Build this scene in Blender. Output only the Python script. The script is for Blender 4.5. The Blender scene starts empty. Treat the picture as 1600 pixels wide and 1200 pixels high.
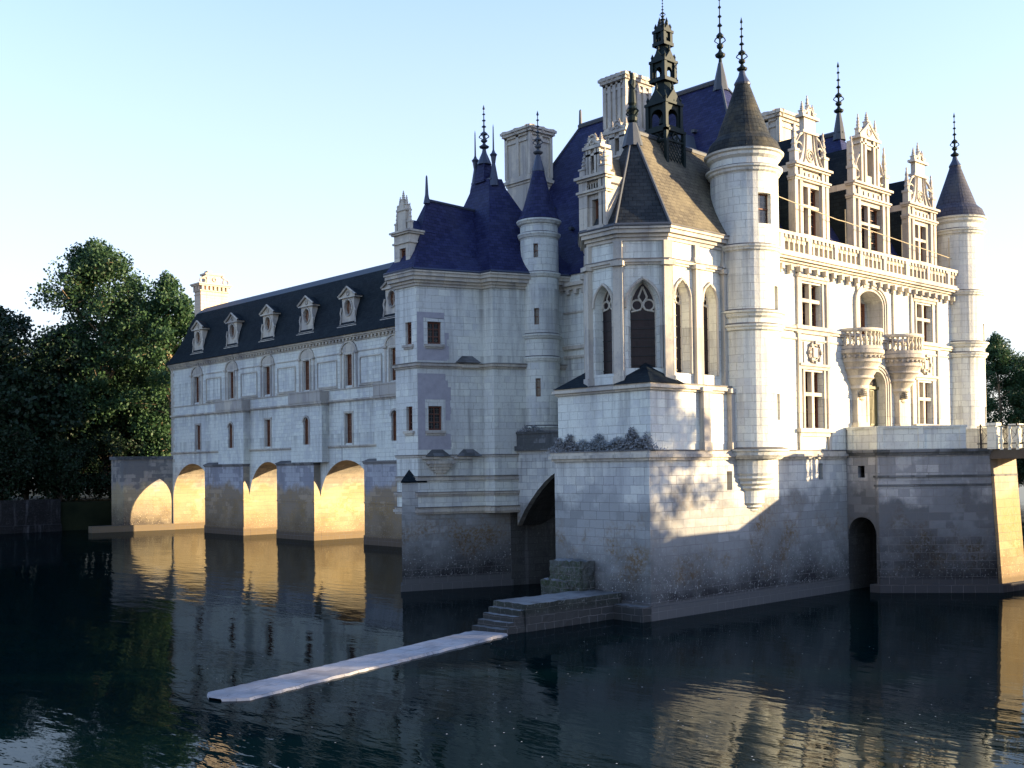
import bpy, math, random
from mathutils import Vector, Matrix
from mathutils.geometry import tessellate_polygon
R = math.radians
S = bpy.context.scene
COL = S.collection
random.seed(7)
# ------------------------------------------------------------------ camera
# world: X = west, Y = south, Z = up, metres; water at z = 0; camera 6.5 m above the water
AZ, PITCH, ROLL = R(47.6), R(1.0), R(0.74)
fw = Vector((math.cos(AZ)*math.cos(PITCH), math.sin(AZ)*math.cos(PITCH), math.sin(PITCH)))
rt = Vector((math.sin(AZ), -math.cos(AZ), 0)); up = rt.cross(fw)
r2 = rt*math.cos(ROLL) - up*math.sin(ROLL); u2 = rt*math.sin(ROLL) + up*math.cos(ROLL)
cam = bpy.data.cameras.new('camera'); co = bpy.data.objects.new('camera', cam); COL.objects.link(co)
cam.sensor_width = 36; cam.lens = 1733/1600*36; cam.shift_y = 100/1600; cam.clip_end = 5000; cam.clip_start = 0.5
co.matrix_world = Matrix(((r2.x, u2.x, -fw.x, 0), (r2.y, u2.y, -fw.y, 0), (r2.z, u2.z, -fw.z, 6.5), (0, 0, 0, 1)))
S.camera = co
# ------------------------------------------------------------------ light
SUN_A, SUN_E = R(46), R(8.2)                     # angle from west towards north, elevation
w = bpy.data.worlds.new('World'); S.world = w; w.use_nodes = True
wn = w.node_tree; bg = wn.nodes['Background']
sky = wn.nodes.new('ShaderNodeTexSky'); sky.sky_type = 'NISHITA'; sky.sun_disc = False
sky.sun_elevation = SUN_E; sky.sun_rotation = R(136); sky.air_density = 1.0; sky.dust_density = .7; sky.ozone_density = 3.0
# thin evening haze that whitens the sky towards the horizon
wg = wn.nodes.new('ShaderNodeTexCoord'); ws = wn.nodes.new('ShaderNodeSeparateXYZ'); wr = wn.nodes.new('ShaderNodeValToRGB'); wm = wn.nodes.new('ShaderNodeMix'); wm.data_type = 'RGBA'
wn.links.new(wg.outputs['Generated'], ws.inputs[0]); wn.links.new(ws.outputs[2], wr.inputs[0])
for e, (p, v) in zip(wr.color_ramp.elements, ((0.0, .86), (0.50, .04))): e.position = p; e.color = (v, v, v, 1)
wn.links.new(wr.outputs[0], wm.inputs[0]); wt = wn.nodes.new('ShaderNodeMix'); wt.data_type = 'RGBA'; wt.blend_type = 'MULTIPLY'; wt.inputs[0].default_value = 1; wt.inputs[7].default_value = (1.06, .905, .96, 1)
wn.links.new(sky.outputs[0], wt.inputs[6]); wn.links.new(wt.outputs[2], wm.inputs[6]); wm.inputs[7].default_value = (1.36, 1.33, 1.38, 1)
wn.links.new(wm.outputs[2], bg.inputs[0]); bg.inputs[1].default_value = 0.145
sl = bpy.data.lights.new('sun', 'SUN'); sl.energy = 3.7; sl.angle = R(0.5); sl.color = (1.0, 0.76, 0.46)
so = bpy.data.objects.new('sun', sl); COL.objects.link(so)
sd = Vector((-math.cos(SUN_A)*math.cos(SUN_E), math.sin(SUN_A)*math.cos(SUN_E), -math.sin(SUN_E)))
so.rotation_euler = sd.to_track_quat('-Z', 'Y').to_euler(); so.location = (60, -40, 60)
S.view_settings.view_transform = 'Standard'; S.view_settings.look = 'None'
S.view_settings.exposure = 2.35; S.view_settings.gamma = 1
S.cycles.max_bounces = 6; S.cycles.diffuse_bounces = 3; S.cycles.glossy_bounces = 3
# ------------------------------------------------------------------ helpers
class MB:
    def __init__(s): s.v = []; s.f = []; s.uv = []; s.mi = []; s.sm = []
    def face(s, pts, m=0, uv=None, sm=False, flip=False):
        pts = [Vector(p) for p in pts]
        if uv is None:
            n = Vector((0, 0, 0))
            for i in range(len(pts)):
                a, b = pts[i], pts[(i+1) % len(pts)]
                n += Vector(((a.y-b.y)*(a.z+b.z), (a.z-b.z)*(a.x+b.x), (a.x-b.x)*(a.y+b.y)))
            if n.length < 1e-12: return
            n.normalize()
            if abs(n.z) > 0.97: uv = [(p.x, p.y) for p in pts]
            else:
                t = Vector((-n.y, n.x, 0)).normalized(); b = n.cross(t)
                uv = [(p.dot(t), p.dot(b) if abs(n.z) > .05 else p.z) for p in pts]
        i0 = len(s.v); s.v += [tuple(p) for p in pts]
        idx = list(range(i0, i0+len(pts)))
        if flip: idx.reverse(); uv = list(reversed(uv))
        s.f.append(idx); s.uv.append(list(uv)); s.mi.append(m); s.sm.append(sm)
    def box(s, x0, x1, y0, y1, z0, z1, m=0):
        s.prism([(x0, y0), (x1, y0), (x1, y1), (x0, y1)], z0, z1, m)
    def obox(s, o, u, s0, s1, d0, d1, z0, z1, m=0):
        # box in a wall's frame: s along the wall, d outwards
        n = (u[1], -u[0]); P = lambda a, d: (o[0]+u[0]*a+n[0]*d, o[1]+u[1]*a+n[1]*d)
        s.prism([P(s0, d0), P(s0, d1), P(s1, d1), P(s1, d0)], z0, z1, m)
    def prism(s, poly, z0, z1, m=0, poly1=None, top=True, bot=True):
        poly = [tuple(p[:2]) for p in poly]; q = [tuple(p[:2]) for p in poly1] if poly1 else list(poly)
        if area(poly) < 0: poly.reverse(); q.reverse()
        n = len(poly)
        for i in range(n):
            a, b, c, d = poly[i], poly[(i+1) % n], q[(i+1) % n], q[i]
            s.face([(*a, z0), (*b, z0), (*c, z1), (*d, z1)], m)
        if top: s.face([(*p, z1) for p in q], m)
        if bot: s.face([(*p, z0) for p in reversed(poly)], m)
    def lathe(s, cx, cy, prof, n=28, m=0, a0=0, a1=360, sm=True, capt=False):
        for i in range(n):
            t0 = R(a0+(a1-a0)*i/n); t1 = R(a0+(a1-a0)*(i+1)/n)
            for (ra, za), (rb, zb) in zip(prof[:-1], prof[1:]):
                P = lambda r, t, z: (cx+r*math.cos(t), cy+r*math.sin(t), z)
                ru = max(ra, rb, .05)
                pts = [P(ra, t0, za), P(ra, t1, za), P(rb, t1, zb), P(rb, t0, zb)]
                uv = [(t0*ru, za), (t1*ru, za), (t1*ru, zb), (t0*ru, zb)]
                if abs(za-zb) < .02: uv = [(p[0], p[1]) for p in pts]
                if ra < 1e-4: pts = pts[1:]; uv = uv[1:]
                elif rb < 1e-4: pts = pts[:3]; uv = uv[:3]
                s.face(pts, m, uv, sm)
    def drum(s, cx, cy, r, z0, z1, holes=(), m=0, depth=.3, n=36):
        # cylinder wall with window openings: hole = (angle, width, z0, z1)
        T = set(round(R(360*i/n), 6) for i in range(n+1)); Z = {z0, z1}
        hs = []
        for a, wd, h0, h1 in holes:
            da = wd/2/r; hs.append((R(a)-da, R(a)+da, h0, h1)); T |= {round(R(a)-da, 6), round(R(a)+da, 6)}; Z |= {h0, h1}
        T = sorted(T); Z = sorted(Z)
        P = lambda rr, t, z: (cx+rr*math.cos(t), cy+rr*math.sin(t), z)
        for t0, t1 in zip(T[:-1], T[1:]):
            for a, b in zip(Z[:-1], Z[1:]):
                tm, zm = (t0+t1)/2, (a+b)/2
                if any(h[0]-1e-5 < tm < h[1]+1e-5 and h[2] < zm < h[3] for h in hs): continue
                s.face([P(r, t0, a), P(r, t1, a), P(r, t1, b), P(r, t0, b)], m, [(t0*r, a), (t1*r, a), (t1*r, b), (t0*r, b)], True)
        for t0, t1, a, b in hs:
            q = r-depth
            s.face([P(r, t0, a), P(q, t0, a), P(q, t0, b), P(r, t0, b)], m, flip=True)
            s.face([P(r, t1, a), P(q, t1, a), P(q, t1, b), P(r, t1, b)], m)
            s.face([P(r, t0, a), P(r, t1, a), P(q, t1, a), P(q, t0, a)], m, flip=True)
            s.face([P(r, t0, b), P(r, t1, b), P(q, t1, b), P(q, t0, b)], m)
    def wall(s, o, u, poly, holes=(), depth=.35, m=0, mh=None, splay=0, d=0):
        # flat wall seen from outside: u = viewer's right, points are (along, z)
        n = (u[1], -u[0])
        P = lambda p, dd: (o[0]+u[0]*p[0]+n[0]*dd, o[1]+u[1]*p[0]+n[1]*dd, p[1])
        loops = [[Vector((p[0], p[1], 0)) for p in poly]] + [[Vector((p[0], p[1], 0)) for p in h] for h in holes]
        flat = [p for l in loops for p in l]
        for tri in tessellate_polygon(loops):
            a, b, c = [flat[i] for i in tri]
            if abs((b-a).cross(c-a).z) < 1e-9: continue
            if (b-a).cross(c-a).z < 0: b, c = c, b
            s.face([P(p, d) for p in (a, b, c)], m, [(p.x+o[0]+o[1], p.y) for p in (a, b, c)])
        for k, h in enumerate(holes):
            mid = sum(p[0] for p in h)/len(h)
            g = [((p[0]-mid)*(1-splay)+mid, p[1]-splay*.25 if p[1] > h[0][1]+.01 else p[1]) for p in h]
            if area(h) < 0: h = list(reversed(h)); g = list(reversed(g))
            for i in range(len(h)):
                j = (i+1) % len(h)
                s.face([P(h[i], d), P(h[j], d), P(g[j], d-depth), P(g[i], d-depth)], m if mh is None else mh)
    def slab(s, o, u, poly, d0, d1, m=0, holes=()):
        # outline (along, z) with thickness from d0 to d1 outwards
        n = (u[1], -u[0]); P = lambda p, dd: (o[0]+u[0]*p[0]+n[0]*dd, o[1]+u[1]*p[0]+n[1]*dd, p[1])
        poly = list(poly)
        if area(poly) < 0: poly.reverse()
        loops = [[Vector((p[0], p[1], 0)) for p in poly]] + [[Vector((p[0], p[1], 0)) for p in h] for h in holes]
        flat = [p for l in loops for p in l]
        for tri in tessellate_polygon(loops):
            a, b, c = [flat[i] for i in tri]
            if (b-a).cross(c-a).z < 0: b, c = c, b
            s.face([P(p, d1) for p in (a, b, c)], m); s.face([P(p, d0) for p in (c, b, a)], m)
        for h in [poly]+[list(reversed(h)) if area(h) > 0 else h for h in holes]:
            for i in range(len(h)):
                j = (i+1) % len(h); s.face([P(h[i], d0), P(h[j], d0), P(h[j], d1), P(h[i], d1)], m)
    def tube(s, p, q, r, n=6, m=0, r1=None):
        p, q = Vector(p), Vector(q); r1 = r if r1 is None else r1
        z = (q-p).normalized(); x = z.orthogonal().normalized(); y = z.cross(x)
        for i in range(n):
            a, b = 2*math.pi*i/n, 2*math.pi*(i+1)/n
            da, db = x*math.cos(a)+y*math.sin(a), x*math.cos(b)+y*math.sin(b)
            s.face([p+da*r, p+db*r, q+db*r1, q+da*r1], m, sm=True)
        s.face([q+(x*math.cos(2*math.pi*i/n)+y*math.sin(2*math.pi*i/n))*r1 for i in range(n)], m)
    def path(s, pts, r, n=6, m=0, r1=None):
        k = len(pts)-1
        for i in range(k):
            ra = r if r1 is None else r+(r1-r)*i/k; rb = r if r1 is None else r+(r1-r)*(i+1)/k
            s.tube(pts[i], pts[i+1], ra, n, m, rb)
    def ring(s, c, u, r, t, n=20, m=0, th=.06):
        pts = [(c[0]+u[0]*r*math.cos(2*math.pi*i/n), c[1]+u[1]*r*math.cos(2*math.pi*i/n), c[2]+r*math.sin(2*math.pi*i/n)) for i in range(n+1)]
        s.path(pts, t, 5, m)
    def spike(s, *a):
        s.sp = getattr(s, 'sp', []); s.sp.append(a)
    def pinnacles(s, parent):
        for a in getattr(s, 'sp', []): q = MB(); q._spike(*a); q.build('pinnacle', TRIM, parent)
    def _spike(s, x, y, z, h, r, m=0, n=8):
        # crocketed stone pinnacle
        s.box(x-r, x+r, y-r, y+r, z, z+.28*h, m); s.box(x-1.25*r, x+1.25*r, y-1.25*r, y+1.25*r, z+.28*h, z+.34*h, m)
        k = .34*h; s.lathe(x, y, [(.95*r, z+k), (.7*r, z+k+.1*h), (.95*r, z+k+.13*h), (.55*r, z+k+.24*h), (.8*r, z+k+.27*h), (.4*r, z+k+.4*h), (.6*r, z+k+.43*h), (.2*r, z+k+.56*h), (.35*r, z+k+.6*h), (0, z+h)], n, m)
    def build(s, name, mats, parent=None):
        me = bpy.data.meshes.new(name); me.from_pydata(s.v, [], s.f)
        ul = me.uv_layers.new(name='UVMap'); k = 0
        flat = [c for f in s.uv for q in f for c in q]
        ul.data.foreach_set('uv', flat)
        if not isinstance(mats, (list, tuple)): mats = [mats]
        for m in mats: me.materials.append(m)
        me.polygons.foreach_set('material_index', s.mi); me.polygons.foreach_set('use_smooth', s.sm)
        me.update()
        o = bpy.data.objects.new(name, me); COL.objects.link(o)
        if parent is not None:
            o.parent = parent
            if parent.type == 'EMPTY': o.matrix_parent_inverse = Matrix.Translation(-parent.location) @ Matrix.Identity(4)
        return o
def area(p): return sum(p[i][0]*p[(i+1) % len(p)][1]-p[(i+1) % len(p)][0]*p[i][1] for i in range(len(p)))/2
def offset(poly, d):
    poly = [Vector(p[:2]) for p in poly]
    if area(poly) < 0: poly.reverse()
    out = []; n = len(poly)
    for i in range(n):
        a, b, c = poly[i-1], poly[i], poly[(i+1) % n]
        e, f = (b-a).normalized(), (c-b).normalized()
        n1, n2 = Vector((e.y, -e.x)), Vector((f.y, -f.x)); k = 1+n1.dot(n2)
        out.append(tuple(b+(n1+n2)*(d/max(k, .3))))
    return out
def mold(mb, poly, steps, m=0):
    for z0, z1, d in steps: mb.prism(offset(poly, d), z0, z1, m)
def sooty(mb, poly, z, d, h=.045, m=1): mb.prism(offset(poly, d), z, z+h, m)
def rect(s0, s1, z0, z1): return [(s0, z0), (s1, z0), (s1, z1), (s0, z1)]
def rarch(s0, s1, z0, z1, rise=None, n=12):
    # z1 = crown; elliptical/round head
    h = (s1-s0)/2; rise = h if rise is None else rise; c = (s0+s1)/2
    return [(s0, z0), (s1, z0)] + [(c+h*math.cos(math.pi*i/n), z1-rise+rise*math.sin(math.pi*i/n)) for i in range(n+1)]
def parch(s0, s1, z0, z1, n=7):
    # pointed head, crown z1
    wd = s1-s0; c = (s0+s1)/2; zs = z1-wd*.866
    P = [(s0, z0), (s1, z0)]
    P += [(s0+wd*math.cos(R(60*i/n)), zs+wd*math.sin(R(60*i/n))) for i in range(n+1)]
    P += [(s1-wd*math.cos(R(60*(n-i)/n)), zs+wd*math.sin(R(60*(n-i)/n))) for i in range(1, n+1)]
    return P
def thing(name, label, cat, loc=(0, 0, 0), group=None):
    o = bpy.data.objects.new(name, None); COL.objects.link(o); o.location = loc; o.empty_display_size = .5
    return tag(o, label, cat, group)
def tag(o, label, cat, group=None):
    o['label'] = label; o['category'] = cat
    if group: o['group'] = group
    return o
def setting(o, kind='structure'): o['kind'] = kind; return o
# ------------------------------------------------------------------ materials
class NT:
    def __init__(s, name):
        s.m = bpy.data.materials.new(name); s.m.use_nodes = True; s.t = s.m.node_tree; s.p = s.t.nodes['Principled BSDF']
    def n(s, typ, **k):
        nd = s.t.nodes.new('ShaderNode'+typ)
        for a, b in k.items():
            if isinstance(a, str) and a.startswith('i_'): nd.inputs[a[2:].replace('_', ' ')].default_value = b
            else: setattr(nd, a, b)
        return nd
    def l(s, a, b): s.t.links.new(a, b)
    def noise(s, scale, detail=4, vec=None, rough=.6):
        nd = s.n('TexNoise'); nd.inputs['Scale'].default_value = scale; nd.inputs['Detail'].default_value = detail; nd.inputs['Roughness'].default_value = rough
        if vec: s.l(vec, nd.inputs['Vector'])
        return nd.outputs[0]
    def ramp(s, fac, *stops):
        nd = s.n('ValToRGB'); e = nd.color_ramp.elements
        while len(e) < len(stops): e.new(.5)
        for x, (p, c) in zip(e, stops):
            x.position = p; x.color = (*(c if isinstance(c, (tuple, list)) else (c, c, c)), 1)
        s.l(fac, nd.inputs[0]); return nd.outputs[0]
    def mix(s, fac, a, b, mode='MIX'):
        nd = s.n('Mix'); nd.data_type = 'RGBA'; nd.blend_type = mode
        for i, x in ((0, fac), (6, a), (7, b)):
            if hasattr(x, 'links'): s.l(x, nd.inputs[i])
            else: nd.inputs[i].default_value = x if i == 0 else (*x, 1)
        return nd.outputs[2]
    def math(s, op, a, b=None, c=None):
        nd = s.n('Math', operation=op)
        for i, x in enumerate((a, b, c)):
            if x is None: continue
            if hasattr(x, 'links'): s.l(x, nd.inputs[i])
            else: nd.inputs[i].default_value = x
        return nd.outputs[0]
    def maprange(s, v, a, b, c=0, d=1):
        nd = s.n('MapRange'); s.l(v, nd.inputs[0])
        for i, x in zip((1, 2, 3, 4), (a, b, c, d)): nd.inputs[i].default_value = x
        return nd.outputs[0]
    def bump(s, h, strength=.3, dist=.03):
        nd = s.n('Bump'); nd.inputs['Strength'].default_value = strength; nd.inputs['Distance'].default_value = dist
        s.l(h, nd.inputs['Height']); s.l(nd.outputs[0], s.p.inputs['Normal'])
    def out(s, col, rough=.85, spec=.2):
        if hasattr(col, 'links'): s.l(col, s.p.inputs['Base Color'])
        else: s.p.inputs['Base Color'].default_value = (*col, 1)
        s.p.inputs['Roughness'].default_value = rough; s.p.inputs['Specular IOR Level'].default_value = spec
        return s.m
def stone(name, base, grey, low=None, bw=.72, bh=.36, zfoot=5.4, patch=.5, mortar=.45, dirt=1.0, soot=.7):
    t = NT(name); tc = t.n('TexCoord'); geo = t.n('NewGeometry'); pos = geo.outputs['Position']
    sep = t.n('SeparateXYZ'); t.l(pos, sep.inputs[0]); z = sep.outputs[2]
    br = t.n('TexBrick'); t.l(tc.outputs['UV'], br.inputs['Vector']); br.offset = .5; br.squash = .72; br.squash_frequency = 3
    dn = t.n('TexNoise'); dn.inputs['Scale'].default_value = 1.7; t.l(pos, dn.inputs['Vector']); dv = t.n('VectorMath', operation='MULTIPLY_ADD'); t.l(dn.outputs[1], dv.inputs[0]); dv.inputs[1].default_value = (.09, .05, 0); t.l(tc.outputs['UV'], dv.inputs[2]); t.l(dv.outputs[0], br.inputs['Vector'])
    for k, v in (('Scale', 1), ('Mortar Size', .011), ('Mortar Smooth', .3), ('Bias', 0), ('Brick Width', bw), ('Row Height', bh)): br.inputs[k].default_value = v
    br.inputs['Color1'].default_value = (0, 0, 0, 1); br.inputs['Color2'].default_value = (1, 1, 1, 1); br.inputs['Mortar'].default_value = (.5, .5, .5, 1)
    big = t.noise(.20, 5, pos); mid = t.noise(1.3, 6, pos); fine = t.noise(9, 6, pos); grain = t.noise(26, 4, pos)
    # whole blocks that have been replaced or have greyed, gathered in patches
    blk = t.ramp(t.math('ADD', t.math('MULTIPLY', br.outputs[0], .16), big), (.60, 0), (.63, patch))
    c = t.mix(t.math('MULTIPLY', br.outputs[0], .16), base, grey)
    c = t.mix(blk, c, grey)
    ms = t.n('Mapping'); t.l(pos, ms.inputs[0]); ms.inputs['Scale'].default_value = (1, 1, .45)
    c = t.mix(t.ramp(t.noise(.42, 6, ms.outputs[0], .65), (.50, 0), (.66, .5*dirt)), c, (grey[0]*.82, grey[1]*.82, grey[2]*.84))
    c = t.mix(t.ramp(mid, (.52, 0), (.78, .28)), c, (base[0]*.8, base[1]*.74, base[2]*.62))
    mp = t.n('Mapping'); t.l(pos, mp.inputs[0]); mp.inputs['Scale'].default_value = (1.6, 1.6, .14)
    streak = t.noise(1.0, 5, mp.outputs[0])
    c = t.mix(t.ramp(streak, (.56, 0), (.76, .5*dirt)), c, (.17, .165, .17))
    # rain streaks hanging below the string courses
    hang = None
    for zs in (7.0, 9.75, 12.6, 15.2, 16.3, 20.0):
        a = t.math('MULTIPLY', t.maprange(z, zs-1.9, zs), t.math('LESS_THAN', z, zs)); hang = a if hang is None else t.math('MAXIMUM', hang, a)
    mp2 = t.n('Mapping'); t.l(pos, mp2.inputs[0]); mp2.inputs['Scale'].default_value = (2.6, 2.6, .10)
    c = t.mix(t.math('MULTIPLY', hang, t.ramp(t.noise(1.0, 4, mp2.outputs[0]), (.46, 0), (.70, .62*min(1, dirt)))), c, (.15, .145, .14))
    c = t.mix(t.ramp(fine, (.56, 0), (.75, .32*dirt)), c, (.20, .19, .18))
    c = t.mix(t.math('MULTIPLY', t.ramp(grain, (.60, 0), (.68, .55)), t.ramp(t.noise(.5, 3, pos), (.45, .1), (.62, 1))), c, (.16, .15, .15))
    if low:
        zz = t.math('ADD', z, t.maprange(t.noise(.45, 5, pos), .3, .7, -.9, .9))
        mid_c, foot_c, lichen = low
        c = t.mix(t.maprange(zz, zfoot, zfoot-.7), c, t.mix(blk, mid_c, (mid_c[0]*1.5, mid_c[1]*1.5, mid_c[2]*1.5)))
        lz = t.ramp(t.maprange(zz, .3, 5.2), (0, 0), (.3, 1), (.55, 1), (1, 0))
        c = t.mix(t.math('MULTIPLY', t.math('MULTIPLY', t.ramp(t.noise(.5, 5, pos), (.46, 0), (.60, .85)), t.ramp(t.noise(7, 4, pos), (.42, .15), (.58, 1))), lz), c, lichen)
        c = t.mix(t.maprange(zz, 3.4, .5), c, foot_c)
        c = t.mix(t.math('MULTIPLY', t.ramp(t.noise(11, 4, pos), (.60, 0), (.66, .7)), t.maprange(zz, 4.2, 1.5)), c, (mid_c[0]*1.7, mid_c[1]*1.7, mid_c[2]*1.7))
        c = t.mix(t.maprange(z, .75, .6), c, (mid_c[0]*.42, mid_c[1]*.40, mid_c[2]*.40))
    # open joints, stronger in some areas than in others
    j = t.math('MULTIPLY', br.outputs[1], t.ramp(t.noise(.6, 4, pos), (.36, .25), (.60, 1)))
    c = t.mix(j, c, (base[0]*mortar, base[1]*mortar*.96, base[2]*mortar*.92) if not low else (.16, .15, .15))
    # soot and lichen lie on every upward face
    ns = t.n('SeparateXYZ'); t.l(geo.outputs['Normal'], ns.inputs[0])
    c = t.mix(t.math('MULTIPLY', t.maprange(ns.outputs[2], .35, .8), t.ramp(mid, (.3, soot), (.8, soot*.6))), c, (.07, .07, .07))
    h = t.math('ADD', t.math('MULTIPLY', br.outputs[1], -1.0), t.math('ADD', t.math('MULTIPLY', fine, .8), t.math('MULTIPLY', grain, .5)))
    t.bump(h, .5, .03)
    return t.out(c, .88, .15)
SOOT = stone('sooted_ledge_stone', (.20, .19, .18), (.09, .09, .09), bw=1.1, bh=9, patch=.8, dirt=1.6)
STONE = stone('tuffeau_stone', (.68, .69, .61), (.48, .49, .49), patch=.42, dirt=1.25)
BASE = stone('river_stone', (.58, .575, .52), (.36, .365, .37), ((.235, .24, .235), (.030, .029, .030), (.17, .105, .04)), bw=.8, bh=.38, patch=.5)
PIER = stone('pier_stone', (.42, .36, .27), (.28, .25, .20), ((.34, .265, .155), (.20, .145, .085), (.33, .22, .08)), bw=.9, bh=.42, patch=.7, dirt=1.5)
CUT = stone('cutwater_stone', (.40, .40, .42), (.24, .24, .27), ((.26, .20, .14), (.15, .105, .06), (.30, .19, .07)), bw=.9, bh=.42, patch=.8, dirt=1.4)
ABUT = stone('abutment_stone', (.36, .33, .29), (.15, .15, .15), ((.38, .31, .20), (.08, .065, .05), (.34, .25, .12)), bw=.9, bh=.42, patch=.8, dirt=1.4)
TUNNEL_SHADE = stone('tunnel_shade_stone', (.07, .07, .065), (.035, .035, .035), bw=.8, bh=.38, dirt=1.5)  # near-black: the shade inside the arches is put into the stone colour
TRIM = stone('carved_stone', (.54, .49, .40), (.34, .32, .30), bw=1.3, bh=9, patch=.6, dirt=1.7)
BAST = stone('bastion_stone', (.42, .41, .40), (.22, .225, .235), ((.13, .133, .14), (.012, .012, .013), (.09, .065, .035)), bw=.8, bh=.4, patch=.7, dirt=1.6)
ROUGH = stone('mossy_stone', (.17, .175, .18), (.07, .075, .075), bw=.6, bh=.3, patch=.9, dirt=1.6)
def slate(name, c1, c2, lich, la=.3, rough=.5):
    t = NT(name); tc = t.n('TexCoord'); geo = t.n('NewGeometry'); pos = geo.outputs['Position']
    br = t.n('TexBrick'); t.l(tc.outputs['UV'], br.inputs['Vector']); br.offset = .5
    for k, v in (('Scale', 1), ('Mortar Size', .012), ('Mortar Smooth', .2), ('Brick Width', .34), ('Row Height', .2)): br.inputs[k].default_value = v
    br.inputs['Color1'].default_value = (*c1, 1); br.inputs['Color2'].default_value = (*c2, 1); br.inputs['Mortar'].default_value = (c1[0]*.4, c1[1]*.4, c1[2]*.4, 1)
    n = t.noise(.7, 6, pos); c = t.mix(t.ramp(n, (.48, 0), (.7, la)), br.outputs[0], lich)
    c = t.mix(t.ramp(t.noise(7, 4, pos), (.60, 0), (.72, la)), c, lich)
    t.bump(t.math('ADD', t.math('MULTIPLY', br.outputs[1], -1), t.math('MULTIPLY', t.noise(5, 3, pos), .7)), .6, .04)
    return t.out(c, rough, .12)
SLATE = slate('blue_slate', (.011, .014, .052), (.024, .029, .086), (.05, .058, .10), .3, .55)
SLATE_G = slate('dark_slate', (.005, .010, .015), (.011, .018, .023), (.022, .032, .032), .3, .75)
SLATE_L = slate('lichen_slate', (.085, .075, .058), (.125, .11, .08), (.19, .165, .11), .6, .8)
SLATE_N = slate('grey_chapel_slate', (.020, .024, .028), (.034, .039, .042), (.07, .075, .075), .4, .7)
SLATE_C = slate('turret_slate', (.020, .024, .026), (.034, .038, .038), (.13, .11, .065), .55, .7)
def plain(name, c, rough=.5, metal=0, spec=.4, var=.3, sc=6):
    t = NT(name); geo = t.n('NewGeometry')
    col = t.mix(t.ramp(t.noise(sc, 4, geo.outputs['Position']), (.35, 0), (.7, var)), c, tuple(x*.5 for x in c))
    t.p.inputs['Metallic'].default_value = metal
    return t.out(col, rough, spec)
LEAD = plain('lead', (.045, .055, .085), .45, .2)
BRONZE = plain('verdigris_metal', (.008, .017, .017), .6, .1, .2)
LEADG = plain('weathered_lead', (.05, .06, .075), .6)
WOOD = plain('brown_wood', (.16, .060, .030), .6)
WOODG = plain('door_wood', (.13, .12, .055), .6)
REDW = plain('red_wood', (.12, .042, .025), .6)
IRON = plain('black_iron', (.012, .013, .016), .5, .3)
def glass(name, c, grid=(.16, .22), lead=(.10, .09, .08), rough=.12, spec=.6):
    t = NT(name); tc = t.n('TexCoord')
    br = t.n('TexBrick'); t.l(tc.outputs['UV'], br.inputs['Vector']); br.offset = 0
    for k, v in (('Scale', 1), ('Mortar Size', .012), ('Brick Width', grid[0]), ('Row Height', grid[1])): br.inputs[k].default_value = v
    br.inputs['Color1'].default_value = (*c, 1); br.inputs['Color2'].default_value = (c[0]*1.8, c[1]*1.8, c[2]*1.6, 1); br.inputs['Mortar'].default_value = (*lead, 1)
    geo = t.n('NewGeometry'); t.bump(t.noise(2.5, 2, geo.outputs['Position']), .25, .05)
    return t.out(br.outputs[0], rough, spec)
GLASS = glass('leaded_glass', (.012, .013, .016))
STAIN = glass('stained_glass', (.014, .008, .010), (.13, .30), (.022, .018, .018), .35, .2)
BROWNG = glass('shuttered_glass', (.10, .048, .030), (2, .42), (.05, .025, .016))
DARK = plain('dark_interior', (.01, .01, .012), .9, 0, .1)
# ------------------------------------------------------------------ setting
def water_mat():
    t = NT('river_water'); geo = t.n('NewGeometry'); pos = geo.outputs['Position']
    t.t.nodes.remove(t.p)
    mp = t.n('Mapping'); t.l(pos, mp.inputs[0]); mp.inputs['Rotation'].default_value = (0, 0, -AZ); mp.inputs['Scale'].default_value = (1, .34, 1)
    a = t.noise(1.5, 3, mp.outputs[0], .5); b = t.noise(.42, 2, mp.outputs[0], .5); c = t.noise(5.0, 2, mp.outputs[0], .5)
    calm = t.maprange(t.noise(.045, 2, pos), .40, .62, .35, 1.0)
    h = t.math('ADD', t.math('MULTIPLY', a, .55), t.math('ADD', t.math('MULTIPLY', b, 1.1), t.math('MULTIPLY', c, .12)))
    h = t.math('MULTIPLY', h, calm)
    bp = t.n('Bump'); bp.inputs['Strength'].default_value = 1.0; bp.inputs['Distance'].default_value = .036; t.l(h, bp.inputs['Height'])
    fr = t.n('Fresnel'); fr.inputs['IOR'].default_value = 1.33; t.l(bp.outputs[0], fr.inputs['Normal'])
    df = t.n('BsdfDiffuse'); df.inputs['Color'].default_value = (.0008, .0068, .0078, 1)
    gl = t.n('BsdfGlossy'); gl.inputs['Roughness'].default_value = .02; gl.inputs['Color'].default_value = (.48, .51, .52, 1); t.l(bp.outputs[0], gl.inputs['Normal'])
    mx = t.n('MixShader'); t.l(fr.outputs[0], mx.inputs[0]); t.l(df.outputs[0], mx.inputs[1]); t.l(gl.outputs[0], mx.inputs[2])
    t.l(mx.outputs[0], t.t.nodes['Material Output'].inputs['Surface']); return t.m
WATER = water_mat()
m = MB(); m.face([(-900, -900, 0), (1500, -900, 0), (1500, 1500, 0), (-900, 1500, 0)]); setting(m.build('water', WATER))
def earth_mat():
    t = NT('grassy_earth'); geo = t.n('NewGeometry'); n = t.noise(.5, 5, geo.outputs['Position'])
    return t.out(t.ramp(n, (.3, (.006, .010, .005)), (.7, (.018, .022, .010))), .95, .1)
EARTH = earth_mat()
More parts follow.
